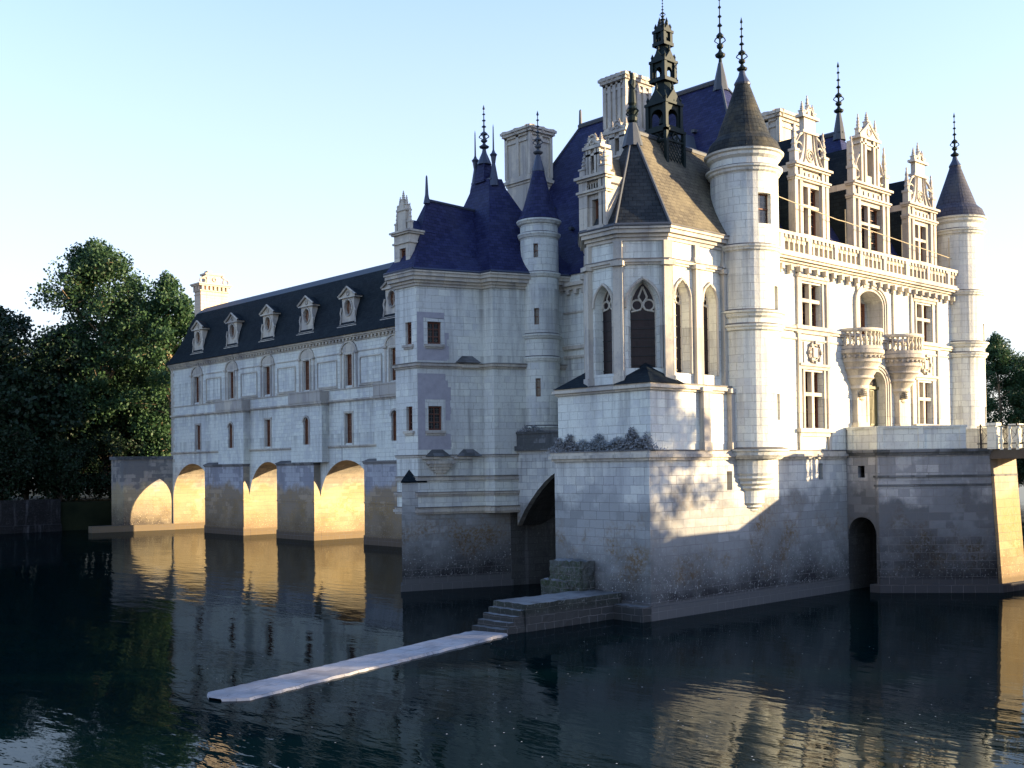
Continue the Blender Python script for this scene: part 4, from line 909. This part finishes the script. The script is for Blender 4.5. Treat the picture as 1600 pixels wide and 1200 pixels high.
for h in uh+gh: window(gal, GO, EU, h[0][0], h[1][0], h[0][1], h[2][1], .28, pane=BROWNG, bars=(1, 4))
# swept slate roof, hipped at the far end
m = MB(); XC = 58.5
pr = [(3.1, 18.5), (2.5, 19.7), (1.95, 21.4), (1.6, 23.0), (1.25, 24.0), (.8, 24.55), (0, 24.85)]
ye, yr, yn = 118.7, 111.5, GY0-GL
for (ra, za), (rb, zb) in zip(pr[:-1], pr[1:]):
    f = lambda r: yr+(ye-yr)*(r/3.1)
    for sg in (1, -1):
        m.face([(XC-sg*ra, f(ra), za), (XC-sg*ra, yn, za), (XC-sg*rb, yn, zb), (XC-sg*rb, f(rb), zb)], 0 if zb < 24.3 else 1, flip=sg < 0)
    m.face([(XC-ra, f(ra), za), (XC-rb, f(rb), zb), (XC+rb, f(rb), zb), (XC+ra, f(ra), za)], flip=True)
rg = m.build('roof', [SLATE_G, LEADG], gal)
# oculus dormers
def oculus(yc):
    d = MB(); o = (56.0, yc+1.5); s = 1.5
    ov = [(s+.42*math.cos(2*math.pi*i/20), 20.75+.55*math.sin(2*math.pi*i/20)) for i in range(20)]
    body = [(s-1.0, 19.3), (s+1.0, 19.3), (s+.85, 19.9), (s+.72, 20.6), (s+.78, 21.3), (s+.78, 21.5), (s-.78, 21.5), (s-.78, 21.3), (s-.72, 20.6), (s-.85, 19.9)]
    d.wall(o, EU, body, [ov], .25)
    bk = list(body)
    n = (-1, 0)
    for i in range(len(body)):
        p, q = body[i], body[(i+1) % len(body)]
        d.face([(56, o[1]-p[0], p[1]), (56, o[1]-q[0], q[1]), (58.2, o[1]-q[0], q[1]), (58.2, o[1]-p[0], p[1])], flip=True)
    d.obox(o, EU, s-1.25, s+1.25, -.3, .22, 19.12, 19.3); d.obox(o, EU, s-1.1, s+1.1, -.3, .14, 19.3, 19.42)
    d.obox(o, EU, s-1.05, s+1.05, -.8, .16, 21.5, 21.62)
    d.slab(o, EU, [(s-1.05, 21.62), (s+1.05, 21.62), (s, 22.3)], -.3, .02)
    for sg in (-1, 1): d.path([(55.85, yc+sg*1.12, 21.66), (55.85, yc, 22.36)], .10, 5)
    d.ring((55.94, yc, 21.86), EU, .16, .05, 10)
    pts = [(55.96, o[1]-(s+.5*math.cos(2*math.pi*i/20)), 20.75+.64*math.sin(2*math.pi*i/20)) for i in range(21)]; d.path(pts, .07, 5)
    for sg in (-1, 1): d.path([(55.95, yc+sg*.98, 19.5), (55.95, yc+sg*.86, 20.0), (55.95, yc+sg*.95, 20.4), (55.95, yc+sg*.8, 20.8)], .08, 5)
    big = lambda mb: mb.v.__setitem__(slice(None), [(p[0], yc+(p[1]-yc)*1.22, 19.12+(p[2]-19.12)*1.14) for p in mb.v])
    big(d); dm = d.build('dormer', TRIM, gal)
    r = MB(); r.face([(55.75, yc-1.15, 21.62), (55.75, yc, 22.38), (58.6, yc, 22.38), (58.6, yc-1.15, 21.62)], flip=True); r.face([(55.75, yc+1.15, 21.62), (58.6, yc+1.15, 21.62), (58.6, yc, 22.38), (55.75, yc, 22.38)], flip=True); big(r); r.build('dormer_roof', SLATE_G, dm)
    r = MB(); r.wall((56.22, yc+1.5), EU, ov); r.obox((56.2, yc+1.5), EU, s-.025, s+.025, 0, .03, 20.25, 21.25); r.obox((56.2, yc+1.5), EU, s-.4, s+.4, 0, .03, 20.72, 20.77); big(r); r.build('dormer_window', BROWNG, dm)
for y in (111.6, 104.0, 96.8, 89.7, 82.8, 76.2, 69.2): oculus(y)
# broken-pediment chimney at the far end
m = MB(); CD = 2.2; P = [(57.6, 114.1), (60.9, 114.1), (60.9, 115.6), (57.6, 115.6)]
m.prism(P, 18, 27.2)
for z0, z1, d in ((23.2, 23.35, .05), (26.2, 26.3, .06), (26.6, 26.75, .12), (27.2, 27.35, .28), (27.35, 27.5, .38)): mold(m, P, [(z0, z1, d)])
for i in range(7): m.box(57.65+i*.5, 57.9+i*.5, 113.9, 114.1, 26.75, 27.2)
for i in range(3): m.box(57.4, 57.6, 114.2+i*.55, 114.45+i*.55, 26.75, 27.2)
m.box(58.4, 60.2, 114.2, 115.4, 27.5, 28.5); m.box(58.2, 60.4, 114.1, 115.5, 28.5, 28.7); m.box(58.6, 59.1, 114.4, 115.2, 28.7, 29.0)
m.ring((57.9, 114.2, 27.8), NU, .32, .11, 14); m.ring((60.7, 114.2, 27.8), NU, .32, .11, 14); m.path([(57.9, 114.2, 28.1), (58.4, 114.2, 28.4), (58.7, 114.2, 28.6)], .12, 5); m.path([(60.7, 114.2, 28.1), (60.2, 114.2, 28.4)], .12, 5); m.ring((59.3, 114.15, 28.0), NU, .2, .06, 10)
m.build('chimney', stone('chimney_stone', (.60, .48, .36), (.5, .42, .34)), gal)
# abutment wing on the south bank
m = MB(); m.prism([(50.6, 118.7), (55.98, 118.05), (63, 118.05), (63, 122), (50.6, 122)], -1, 7.9); m.prism([(47.2, 119.0), (56, 117.7), (56, 119), (47.2, 120)], -1, .7)
ab = tag(m.build('abutment', ABUT), 'stone bank abutment under the far left end of the gallery, half lit through the arch', 'abutment')
m = MB(); m.prism(offset([(50.6, 118.7), (55.9, 118.07), (55.9, 122), (50.6, 122)], .15), 7.9, 8.25); m.build('coping', ROUGH, ab)
# ------------------------------------------------------------------ entrance terrace on its bastion, bridge and parapet
ter = thing('entrance_terrace', 'grey stone bastion carrying the entrance terrace, bluish in shade with a sunlit right edge', 'terrace', (54, 27.5, 0))
bp = [(51.1, 28.75), (54.75, 24.75), (57.3, 24.55), (60.5, 27.5), (60.5, 30.4), (51.1, 30.4)]
bfoot = offset(bp, .0); bft = [(51.1, 28.7), (54.95, 24.45), (57.6, 24.2), (61, 27.3), (61, 30.4), (51.1, 30.4)]
m = MB()
core = [bp[0], bp[1], bp[2], bp[3], (60.5, 28.9), (51.1, 28.9)]; cf = [bft[0], bft[1], bft[2], bft[3], (61, 28.9), (51.1, 28.9)]
m.prism(cf, -1, 7.0, 0, core)
m.wall((51.1, 30.48), EU, [(0, 7.0), (0, 2.6)]+[(.8-.8*math.cos(math.pi*i/10), 2.6+1.15*math.sin(math.pi*i/10)**.75) for i in range(1, 10)]+[(1.6, 2.6), (1.6, 7.0)], [rect(.62, 1.0, 5.75, 6.35)], .3)
m.face([(51.2, 30.48, 7), (51.2, 28.9, 7), (60.5, 28.9, 7), (60.5, 30.48, 7)], flip=True)
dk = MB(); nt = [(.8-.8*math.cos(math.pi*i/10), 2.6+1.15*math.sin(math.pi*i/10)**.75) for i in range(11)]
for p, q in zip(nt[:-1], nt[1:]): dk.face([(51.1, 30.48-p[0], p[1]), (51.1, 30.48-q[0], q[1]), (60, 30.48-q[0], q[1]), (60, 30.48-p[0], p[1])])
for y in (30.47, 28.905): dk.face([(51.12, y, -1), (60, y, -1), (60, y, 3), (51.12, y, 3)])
dk.build('archway', TUNNEL_SHADE, ter)  # archway interior, its shade painted as near-black stone
m.face([(60, 30.5, -1), (60, 28.8, -1), (60, 28.8, 4), (60, 30.5, 4)])
m.prism(offset(cf, .25), -1, .4)
m.face([(bft[1][0]+.02, bft[1][1]-.02, -1), (bft[2][0]-.02, bft[2][1]-.02, -1), (bp[2][0]-.02, bp[2][1]-.02, 6.84), (bp[1][0]+.02, bp[1][1]-.02, 6.84)], 1)
m.build('bastion', [BAST, PIER], ter)
m = MB(); full = [bp[0], bp[1], bp[2], bp[3], (60.5, 30.4), (51.1, 30.4)]
for z0, z1, d in ((5.75, 5.85, .08), (5.3, 5.4, .06), (6.85, 7.0, .10), (7.0, 7.15, .22)): m.prism(offset(full, d) if z0 > 6 else offset(core, d), z0, z1)
m.build('ledge', ROUGH, ter)
def para(p, q, z0=7.15, z1=8.2):
    m = MB(); o, u, L = seg(p, q); m.obox(o, u, 0, L, -.25, 0, z0, z1); m.obox(o, u, -.05, L+.05, -.30, .06, z1, z1+.13)
    k = max(1, int(L/1.6))
    for i in range(k+1): s = (L-.3)*i/k; m.obox(o, u, s, s+.3, -.27, .04, z0, z1)
    m.build('parapet', STONE, ter)
para((51.1, 30.4), bp[0]); para(bp[0], (54.0, 25.57)); para(bp[2], bp[3]); para(bp[3], (60.5, 30.4))
br = thing('footbridge', 'footbridge with black iron railings leading right from the terrace parapet', 'footbridge', (56, 20, 7))
m = MB(); m.box(54.9, 57.2, 21.5, 24.75, 6.75, 7.05); m.box(54.7, 54.95, 21.5, 24.7, 6.62, 7.12); m.box(57.15, 57.4, 21.5, 24.7, 6.62, 7.12)
for z, q in ((7.05, 0), (6.75, 1)): m.face([(54.75, 16.9, z-.85), (57.35, 16.9, z-.85), (57.35, 21.5, z), (54.75, 21.5, z)], flip=bool(q))
m.face([(54.75, 16.9, 5.9), (54.75, 16.9, 6.2), (54.75, 21.5, 7.05), (54.75, 21.5, 6.75)])
m.build('deck', plain('weathered_timber', (.09, .075, .06), .8), br)
for x in (54.85, 57.25):
    r = MB()
    for z in (7.35, 8.2): r.box(x-.025, x+.025, 21.5, 25.4, z, z+.05)
    for i in range(17): y = 21.5+i*.24; r.tube((x, y, 7.05), (x, y, 8.2), .014, 4)
    for i in range(3): y = 21.6+i*1.8; r.box(x-.04, x+.04, y-.04, y+.04, 7.05, 8.35)
    for i in range(5): y = 21.7+i*.72; r.tube((x, y, 7.38), (x, y+.66, 8.2), .012, 4); r.tube((x, y+.66, 7.38), (x, y, 8.2), .012, 4)
    r.build('railing', IRON, br)
for x in (54.7, 57.3):
    for y in (22.4, 24.5): m = MB(); m.box(x-.22, x+.22, y-.22, y+.22, 7.1, 8.25); m.box(x-.28, x+.28, y-.28, y+.28, 8.25, 8.4); m.build('gate_pier', STONE, br)
    for i in range(4): m = MB(); baluster(m, x, 22.9+i*.4, 7.05, 1.15, .1); m.build('baluster', STONE, br)
# unseen pier and low block beyond the right edge, added to shade the base
m = MB(); m.prism([(53.8, 21.4), (57.35, 21.4), (57.35, 22.3), (53.8, 22.3)], -1, 6.6); m.box(53.8, 54.7, 21.4, 22.3, 6.6, 8.6); m.build('pier', BASE, br)
m = MB(); m.prism([(51.3, 8), (59.5, 8), (59.5, 17.2), (51.3, 16.2)], -1, 6.3); m.build('shade_block', BASE, br)
# ------------------------------------------------------------------ landing block, steps and the stone sill in the water
def worn(mb, amp, seed):
    rnd = random.Random(seed); key = {}
    for i, v in enumerate(mb.v):
        k = tuple(round(c, 3) for c in v)
        if k not in key: key[k] = tuple(c+rnd.uniform(-amp, amp) for c in v)
        mb.v[i] = key[k]
def rough_block(mb, x0, x1, y0, y1, z0, z1, nx, ny, nz=2):
    X = [x0+(x1-x0)*i/nx for i in range(nx+1)]; Y = [y0+(y1-y0)*i/ny for i in range(ny+1)]; Z = [z0+(z1-z0)*i/nz for i in range(nz+1)]
    for a, b in zip(X[:-1], X[1:]):
        for c, d in zip(Y[:-1], Y[1:]): mb.face([(a, c, z1), (b, c, z1), (b, d, z1), (a, d, z1)], 1)
        for e, f in zip(Z[:-1], Z[1:]): mb.face([(a, y0, e), (b, y0, e), (b, y0, f), (a, y0, f)]); mb.face([(b, y1, e), (a, y1, e), (a, y1, f), (b, y1, f)])
    for c, d in zip(Y[:-1], Y[1:]):
        for e, f in zip(Z[:-1], Z[1:]): mb.face([(x0, d, e), (x0, c, e), (x0, c, f), (x0, d, f)]); mb.face([(x1, c, e), (x1, d, e), (x1, d, f), (x1, c, f)])
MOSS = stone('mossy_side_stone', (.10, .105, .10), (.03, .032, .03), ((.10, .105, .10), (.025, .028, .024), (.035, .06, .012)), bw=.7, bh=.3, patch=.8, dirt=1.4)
ROUGHT = stone('skylit_top_stone', (.20, .21, .215), (.09, .095, .095), bw=.7, bh=.5, patch=.8, dirt=1.6, soot=.25)  # paler copy for the tops: sky light put into the stone colour
land = thing('landing_stage', 'mossy stone landing block with worn steps at the foot of the chapel pier', 'landing stage', (32, 33, 0))
m = MB(); rough_block(m, 29.9, 35.5, 32.05, 34.0, -.6, 1.08, 22, 9, 6); worn(m, .022, 3); m.build('block', [MOSS, ROUGHT], land)
for i in range(4):
    m = MB(); rough_block(m, 28.75+.3*i, 29.95, 32.1+.02*i, 34.0, -.4, .2+.22*i, 5, 8, 2); worn(m, .015, 5+i); m.build('step', [MOSS, ROUGHT], land)
m = MB(); rough_block(m, 34.7, 35.6, 33.7, 35.6, .6, 2.35, 5, 9, 8); rough_block(m, 34.5, 35.6, 34.4, 36.0, -.5, 1.5, 5, 8, 8); worn(m, .05, 11); m.build('rubble', [MOSS, ROUGHT], land)
m = MB(); rough_block(m, 34.95, 35.6, 30.4, 33.0, -.6, .62, 3, 12, 3); worn(m, .015, 12); m.build('plinth', [MOSS, ROUGHT], land)
SILL = stone('pale_sill_stone', (.36, .355, .36), (.24, .235, .24), bw=1.25, bh=.82, patch=.7, mortar=.3, dirt=1.5, soot=.12)
m = MB(); o = Vector((28.6, 32.75)); q = Vector((15.0, 29.05)); n = 56; dv = (q-o).normalized(); pv = Vector((-dv.y, dv.x))
rnd = random.Random(4); rows = []
for i in range(n+1):
    t = i/n; p = o+(q-o)*t; hw = .80+rnd.uniform(-.03, .03); zz = .09-.03*t+rnd.uniform(-.008, .008)
    if i == n: hw = .25
    if i == n-1: hw = .6
    a, b = p-pv*hw, p+pv*(hw+rnd.uniform(-.03, .03)); rows.append((a, b, zz))
for (a, b, z0), (c, d, z1) in zip(rows[:-1], rows[1:]):
    k = rows.index((a, b, z0)); m.face([(a.x, a.y, z0), (c.x, c.y, z1), (d.x, d.y, z1), (b.x, b.y, z0)], uv=[(k*.25, 0), (k*.25+.25, 0), (k*.25+.25, 1.64), (k*.25, 1.64)], flip=True)
    m.face([(a.x, a.y, z0), (c.x, c.y, z1), (c.x-pv.x*.1, c.y-pv.y*.1, -.5), (a.x-pv.x*.1, a.y-pv.y*.1, -.5)]); m.face([(b.x, b.y, z0), (d.x, d.y, z1), (d.x+pv.x*.5, d.y+pv.y*.5, -.5), (b.x+pv.x*.5, b.y+pv.y*.5, -.5)], flip=True)
tag(m.build('stone_sill', SILL), 'long narrow pale stone sill lying just above the dark water, running out from the steps', 'stone sill')
# ------------------------------------------------------------------ trees
def leaf_mat(name, c1, c2, trans=.25):
    t = NT(name); oi = t.n('ObjectInfo'); geo = t.n('NewGeometry')
    rp = geo.outputs['Random Per Island']
    c = t.mix(rp, c1, c2); c = t.mix(t.math('MULTIPLY', oi.outputs['Random'], .35), c, (c1[0]*1.3, c1[1]*.9, c1[2]*.8))
    t.l(c, t.p.inputs['Base Color']); t.p.inputs['Roughness'].default_value = .55; t.p.inputs['Specular IOR Level'].default_value = .25
    tr = t.n('BsdfTranslucent'); t.l(c, tr.inputs[0]); mx = t.n('MixShader'); mx.inputs[0].default_value = trans
    t.l(t.p.outputs[0], mx.inputs[1]); t.l(tr.outputs[0], mx.inputs[2]); t.l(mx.outputs[0], t.t.nodes['Material Output'].inputs['Surface'])
    return t.m
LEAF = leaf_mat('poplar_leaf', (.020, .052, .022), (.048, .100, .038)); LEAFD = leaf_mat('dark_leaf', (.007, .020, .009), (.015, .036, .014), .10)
BARK = plain('pale_bark', (.30, .22, .14), .9, 0, .1, .6, 2); BARKD = plain('dark_bark', (.06, .05, .04), .9, 0, .1)
def make_tree(h, rad, seed, nl, leaf, mat, bark, low=.22, lean=(0, 0), shape=1.0, clump=1.5):
    # trunk with limbs, and a crown of leaf-sized faces gathered in clumps at the branch ends
    rn = random.Random(seed); tr = MB(); top = Vector((lean[0], lean[1], h*.93)); ends = []
    ax = lambda t: Vector((lean[0]*t+.5*math.sin(3*t+seed), lean[1]*t+.4*math.sin(2.2*t+2*seed), h*.93*t))
    tr.path([ax(i/12) for i in range(13)], h*.017, 7, 0, .05)
    nb = int(26*shape+16)
    for i in range(nb):
        t = low+(1-low)*((i+rn.random())/nb); b = ax(t); a = i*2.4+rn.uniform(-.5, .5)
        prof = math.sin(math.pi*min(1, max(.06, (t-low)/(1-low)*.86+.12)))**.75
        L = rad*prof*rn.uniform(.55, 1.12); upw = rn.uniform(.15, .75)*L
        e = b+Vector((math.cos(a)*L, math.sin(a)*L, upw)); mdl = (b+e)/2+Vector((rn.uniform(-.4, .4), rn.uniform(-.4, .4), rn.uniform(-.1, .6)))
        tr.path([b, mdl, e], .05+.10*(1-t), 4, 0, .03); ends += [(e, 1.0), (mdl.lerp(e, .5), .9), (mdl, .7)]
        for k in range(4):
            f = mdl.lerp(e, rn.random()); g = f+Vector((rn.gauss(0, 1), rn.gauss(0, 1), rn.gauss(.3, .7))).normalized()*L*rn.uniform(.25, .5)
            tr.path([f, g], .03, 3, 0, .015); ends.append((g, .85))
    ends += [(ax(.97), .6), (ax(1.0)+Vector((0, 0, h*.05)), .5), (ax(.9), .8)]
    V, F = [], []; per = nl//len(ends)
    for c, k in ends:
        s = clump*k*rn.uniform(.6, 1.2)
        for i in range(int(per*rn.uniform(.5, 1.5))):
            d = Vector((rn.gauss(0, 1), rn.gauss(0, 1), rn.gauss(0, .8))); d = d.normalized()*s*rn.random()**.45
            p = c+d; z = leaf*rn.uniform(.6, 1.25); n = (Vector((rn.gauss(0, 1), rn.gauss(0, 1), rn.gauss(.35, 1)))+d*.3).normalized()
            x = n.orthogonal().normalized(); y = n.cross(x); q = rn.random()*6.28; x, y = x*math.cos(q)+y*math.sin(q), y*math.cos(q)-x*math.sin(q)
            j = len(V); V += [tuple(p-x*z*.5), tuple(p+y*z*.36-x*z*.05), tuple(p+x*z*.5), tuple(p-y*z*.36)]; F.append((j, j+1, j+2, j+3))
    me = bpy.data.meshes.new('crown'); me.from_pydata(V, [], F); me.materials.append(mat); me.update()
    tm = tr.build('trunk', bark); COL.objects.unlink(tm); tme = tm.data; bpy.data.objects.remove(tm)
    return tme, me
KINDS = [make_tree(30, 7.0, 3, 38000, .40, LEAF, BARK, .24, (2.2, .8), 1.1, 1.85), make_tree(27, 5.8, 8, 32000, .38, LEAF, BARK, .10, (-.6, .3), 1.0, 1.65),
         make_tree(22, 6.2, 14, 24000, .40, LEAFD, BARKD, .06, (.4, 0), 1.0, 1.6), make_tree(9, 4.6, 21, 14000, .34, LEAFD, BARKD, .03, (0, 0), .7, 1.3)]
def tree(kind, x, y, z, label, group, s=1.0, rot=0.0, name='broadleaf_tree', sz=None):
    r = thing(name, label, 'tree' if kind != 3 else 'shrub', (x, y, z), group)
    r.rotation_euler.z = rot; r.scale = (s, s, sz or s)
    for n, me in zip(('trunk', 'crown'), KINDS[kind]):
        o = bpy.data.objects.new(n, me); COL.objects.link(o); o.parent = r
    return r
GLT = 'trees on the left bank'; GRT = 'trees on the far right bank'
tree(0, 55.6, 133.0, 3.0, 'tallest light green tree with a pale sunlit leaning trunk, left of the gallery', GLT, 1.06, 2.6)
tree(1, 60.2, 127.6, 3.0, 'dense leafy green tree right behind the end of the gallery, beside its chimney', GLT, 1.02, 1.0)
tree(1, 61, 139, 3.0, 'green tree filling in between the tallest tree and the gallery chimney', GLT, 1.0, 4.0)
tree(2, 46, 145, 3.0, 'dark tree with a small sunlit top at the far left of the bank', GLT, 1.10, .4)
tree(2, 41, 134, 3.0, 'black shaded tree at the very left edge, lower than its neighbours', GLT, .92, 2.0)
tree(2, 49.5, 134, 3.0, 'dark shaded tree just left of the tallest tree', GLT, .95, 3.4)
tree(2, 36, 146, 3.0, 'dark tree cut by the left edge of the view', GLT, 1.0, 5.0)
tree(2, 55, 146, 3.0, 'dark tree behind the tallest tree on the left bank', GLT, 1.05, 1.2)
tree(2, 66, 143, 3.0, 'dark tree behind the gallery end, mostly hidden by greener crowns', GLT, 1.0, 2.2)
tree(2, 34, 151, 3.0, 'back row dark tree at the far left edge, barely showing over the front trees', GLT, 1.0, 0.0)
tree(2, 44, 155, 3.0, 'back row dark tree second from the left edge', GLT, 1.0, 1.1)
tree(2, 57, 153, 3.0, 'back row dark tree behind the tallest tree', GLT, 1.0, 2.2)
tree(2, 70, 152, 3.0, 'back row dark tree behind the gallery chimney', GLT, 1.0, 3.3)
for i, (x, y, s, l) in enumerate(((53.5, 130.5, .95, 'bright green low bush at the foot of the tallest tree'), (47.5, 129.6, .8, 'dark bush on the quay wall left of the stone abutment'), (41.5, 129.5, .9, 'black bush at the left edge above the quay wall'), (59.5, 131.5, .9, 'dark bush growing behind the stone abutment'), (64, 134, 1.2, 'dark bush in the shade under the gallery end trees'), (38, 134, 1.7, 'big black bush under the left edge trees'), (46, 137, 1.8, 'big black bush behind the quay wall'), (54, 139, 1.8, 'big dark bush behind the leaning trunk'), (61, 140, 1.8, 'big dark bush behind the gallery end'))):
    tree(3, x, y, 3.1, l, 'bushes on the left bank', s, i*1.3, 'bush')
for i, (x, y, s, k, l) in enumerate(((222, 98, 1.1, 1, 'green tree beside the right corner turret on the far bank'), (230, 93, .86, 0, 'lighter green tree second from the turret on the far right bank'), (226, 88.5, .95, 1, 'green tree above the iron railing at the right edge'), (246, 100, 1.15, 2, 'darker tree behind the others on the far right bank'), (214, 84, .9, 2, 'dark tree at the extreme right edge above the footbridge'))):
    tree(k, x, y, 2.4, l, GRT, s, i*1.7)
for i, (x, y, s, l) in enumerate(((205, 88, 1.1, 'bush at the foot of the far trees under the footbridge'), (207, 83.5, 1.2, 'bush beside the sunlit bastion edge at the far right waterline'), (211, 93, 1.2, 'bush under the far trees beside the right corner turret'))):
    tree(3, x, y, 1.6, l, 'bushes on the far right bank', s, i*2.1, 'bush')
tree(2, 57.0, -14.0, 3.6, 'near bank tree beyond the right edge, second from the camera', 'trees on the near bank', .62, 2.0)
tree(2, 66.5, -13.0, 3.6, 'near bank tree beyond the right edge, third from the camera', 'trees on the near bank', .76, 3.0)
tree(2, 64.3, -1.3, 3.6, 'broad tree on the near bank beyond the right edge, shading the chapel corner', 'trees on the near bank', .68, 1.0, sz=.84)
# tufts of growth on the chapel pier ledge and the passage parapet
def tuft(x, y, z, sx, sy, h, label, seed, n=900):
    rn = random.Random(seed); V, F = [], []
    for i in range(n):
        a, b = rn.gauss(0, .5), rn.gauss(0, .55); k = max(.08, 1-.35*(a*a+b*b))*(.75+.25*math.sin(b*7+seed)); p = Vector((x+a*sx, y+b*sy, z+rn.random()**1.3*h*k))
        d = Vector((rn.gauss(0, 1), rn.gauss(0, 1), rn.gauss(.4, .8))).normalized()*rn.uniform(.05, .12); e = d.orthogonal().normalized()*.035
        j = len(V); V += [tuple(p), tuple(p+d*.5+e), tuple(p+d), tuple(p+d*.5-e)]; F.append((j, j+1, j+2, j+3))
    me = bpy.data.meshes.new('wall_plant'); me.from_pydata(V, [], F); me.materials.append(GREY_LEAF); o = bpy.data.objects.new('wall_plant', me); COL.objects.link(o)
    return tag(o, label, 'plant', 'plants growing on the masonry')
GREY_LEAF = leaf_mat('grey_green_leaf', (.16, .18, .185), (.36, .38, .385), .1)
tuft(35.78, 31.5, 7.15, .20, 1.0, 1.0, 'tall grey green plant growing on the ledge at the near corner of the chapel pier', 1, 3800)
tuft(35.78, 33.6, 7.15, .20, 1.2, .8, 'wide low grey plant in the middle of the chapel pier ledge', 2, 3200)
tuft(35.78, 35.5, 7.15, .20, .8, .85, 'dark plant at the end of the chapel pier ledge nearest the arch', 3, 2400)
tuft(41.2, 43.6, 8.43, .2, .8, .35, 'dark growth on the passage parapet below the stair turret', 4, 700)
# pale flecks of pollen and foam drifting on the water
rn = random.Random(9); V, F = [], []
for i in range(260):
    d = rn.uniform(19, 46); a = AZ-R(rn.uniform(-17, 24)); x, y = d*math.cos(a), d*math.sin(a)
    if x > 35 and y > 30 or (28 < x < 36 and 31.5 < y < 34.5) or abs((x-28.6)*(-3.7)-(y-32.75)*(-13.6))/14.1 < 1.2: continue
    r = rn.uniform(.010, .026); k = len(V); n = 6; ph = rn.random()*6
    V += [(x+r*math.cos(ph+6.283*j/n)*rn.uniform(.7, 1.2), y+r*math.sin(ph+6.283*j/n)*rn.uniform(.7, 1.2), .012) for j in range(n)]; F.append(tuple(range(k, k+n)))
me = bpy.data.meshes.new('foam_flecks'); me.from_pydata(V, [], F); me.materials.append(plain('foam', (.45, .46, .45), .8)); o = bpy.data.objects.new('foam_flecks', me); COL.objects.link(o); o['kind'] = 'stuff'; o['label'] = 'tiny pale flecks drifting on the dark river'; o['category'] = 'foam'
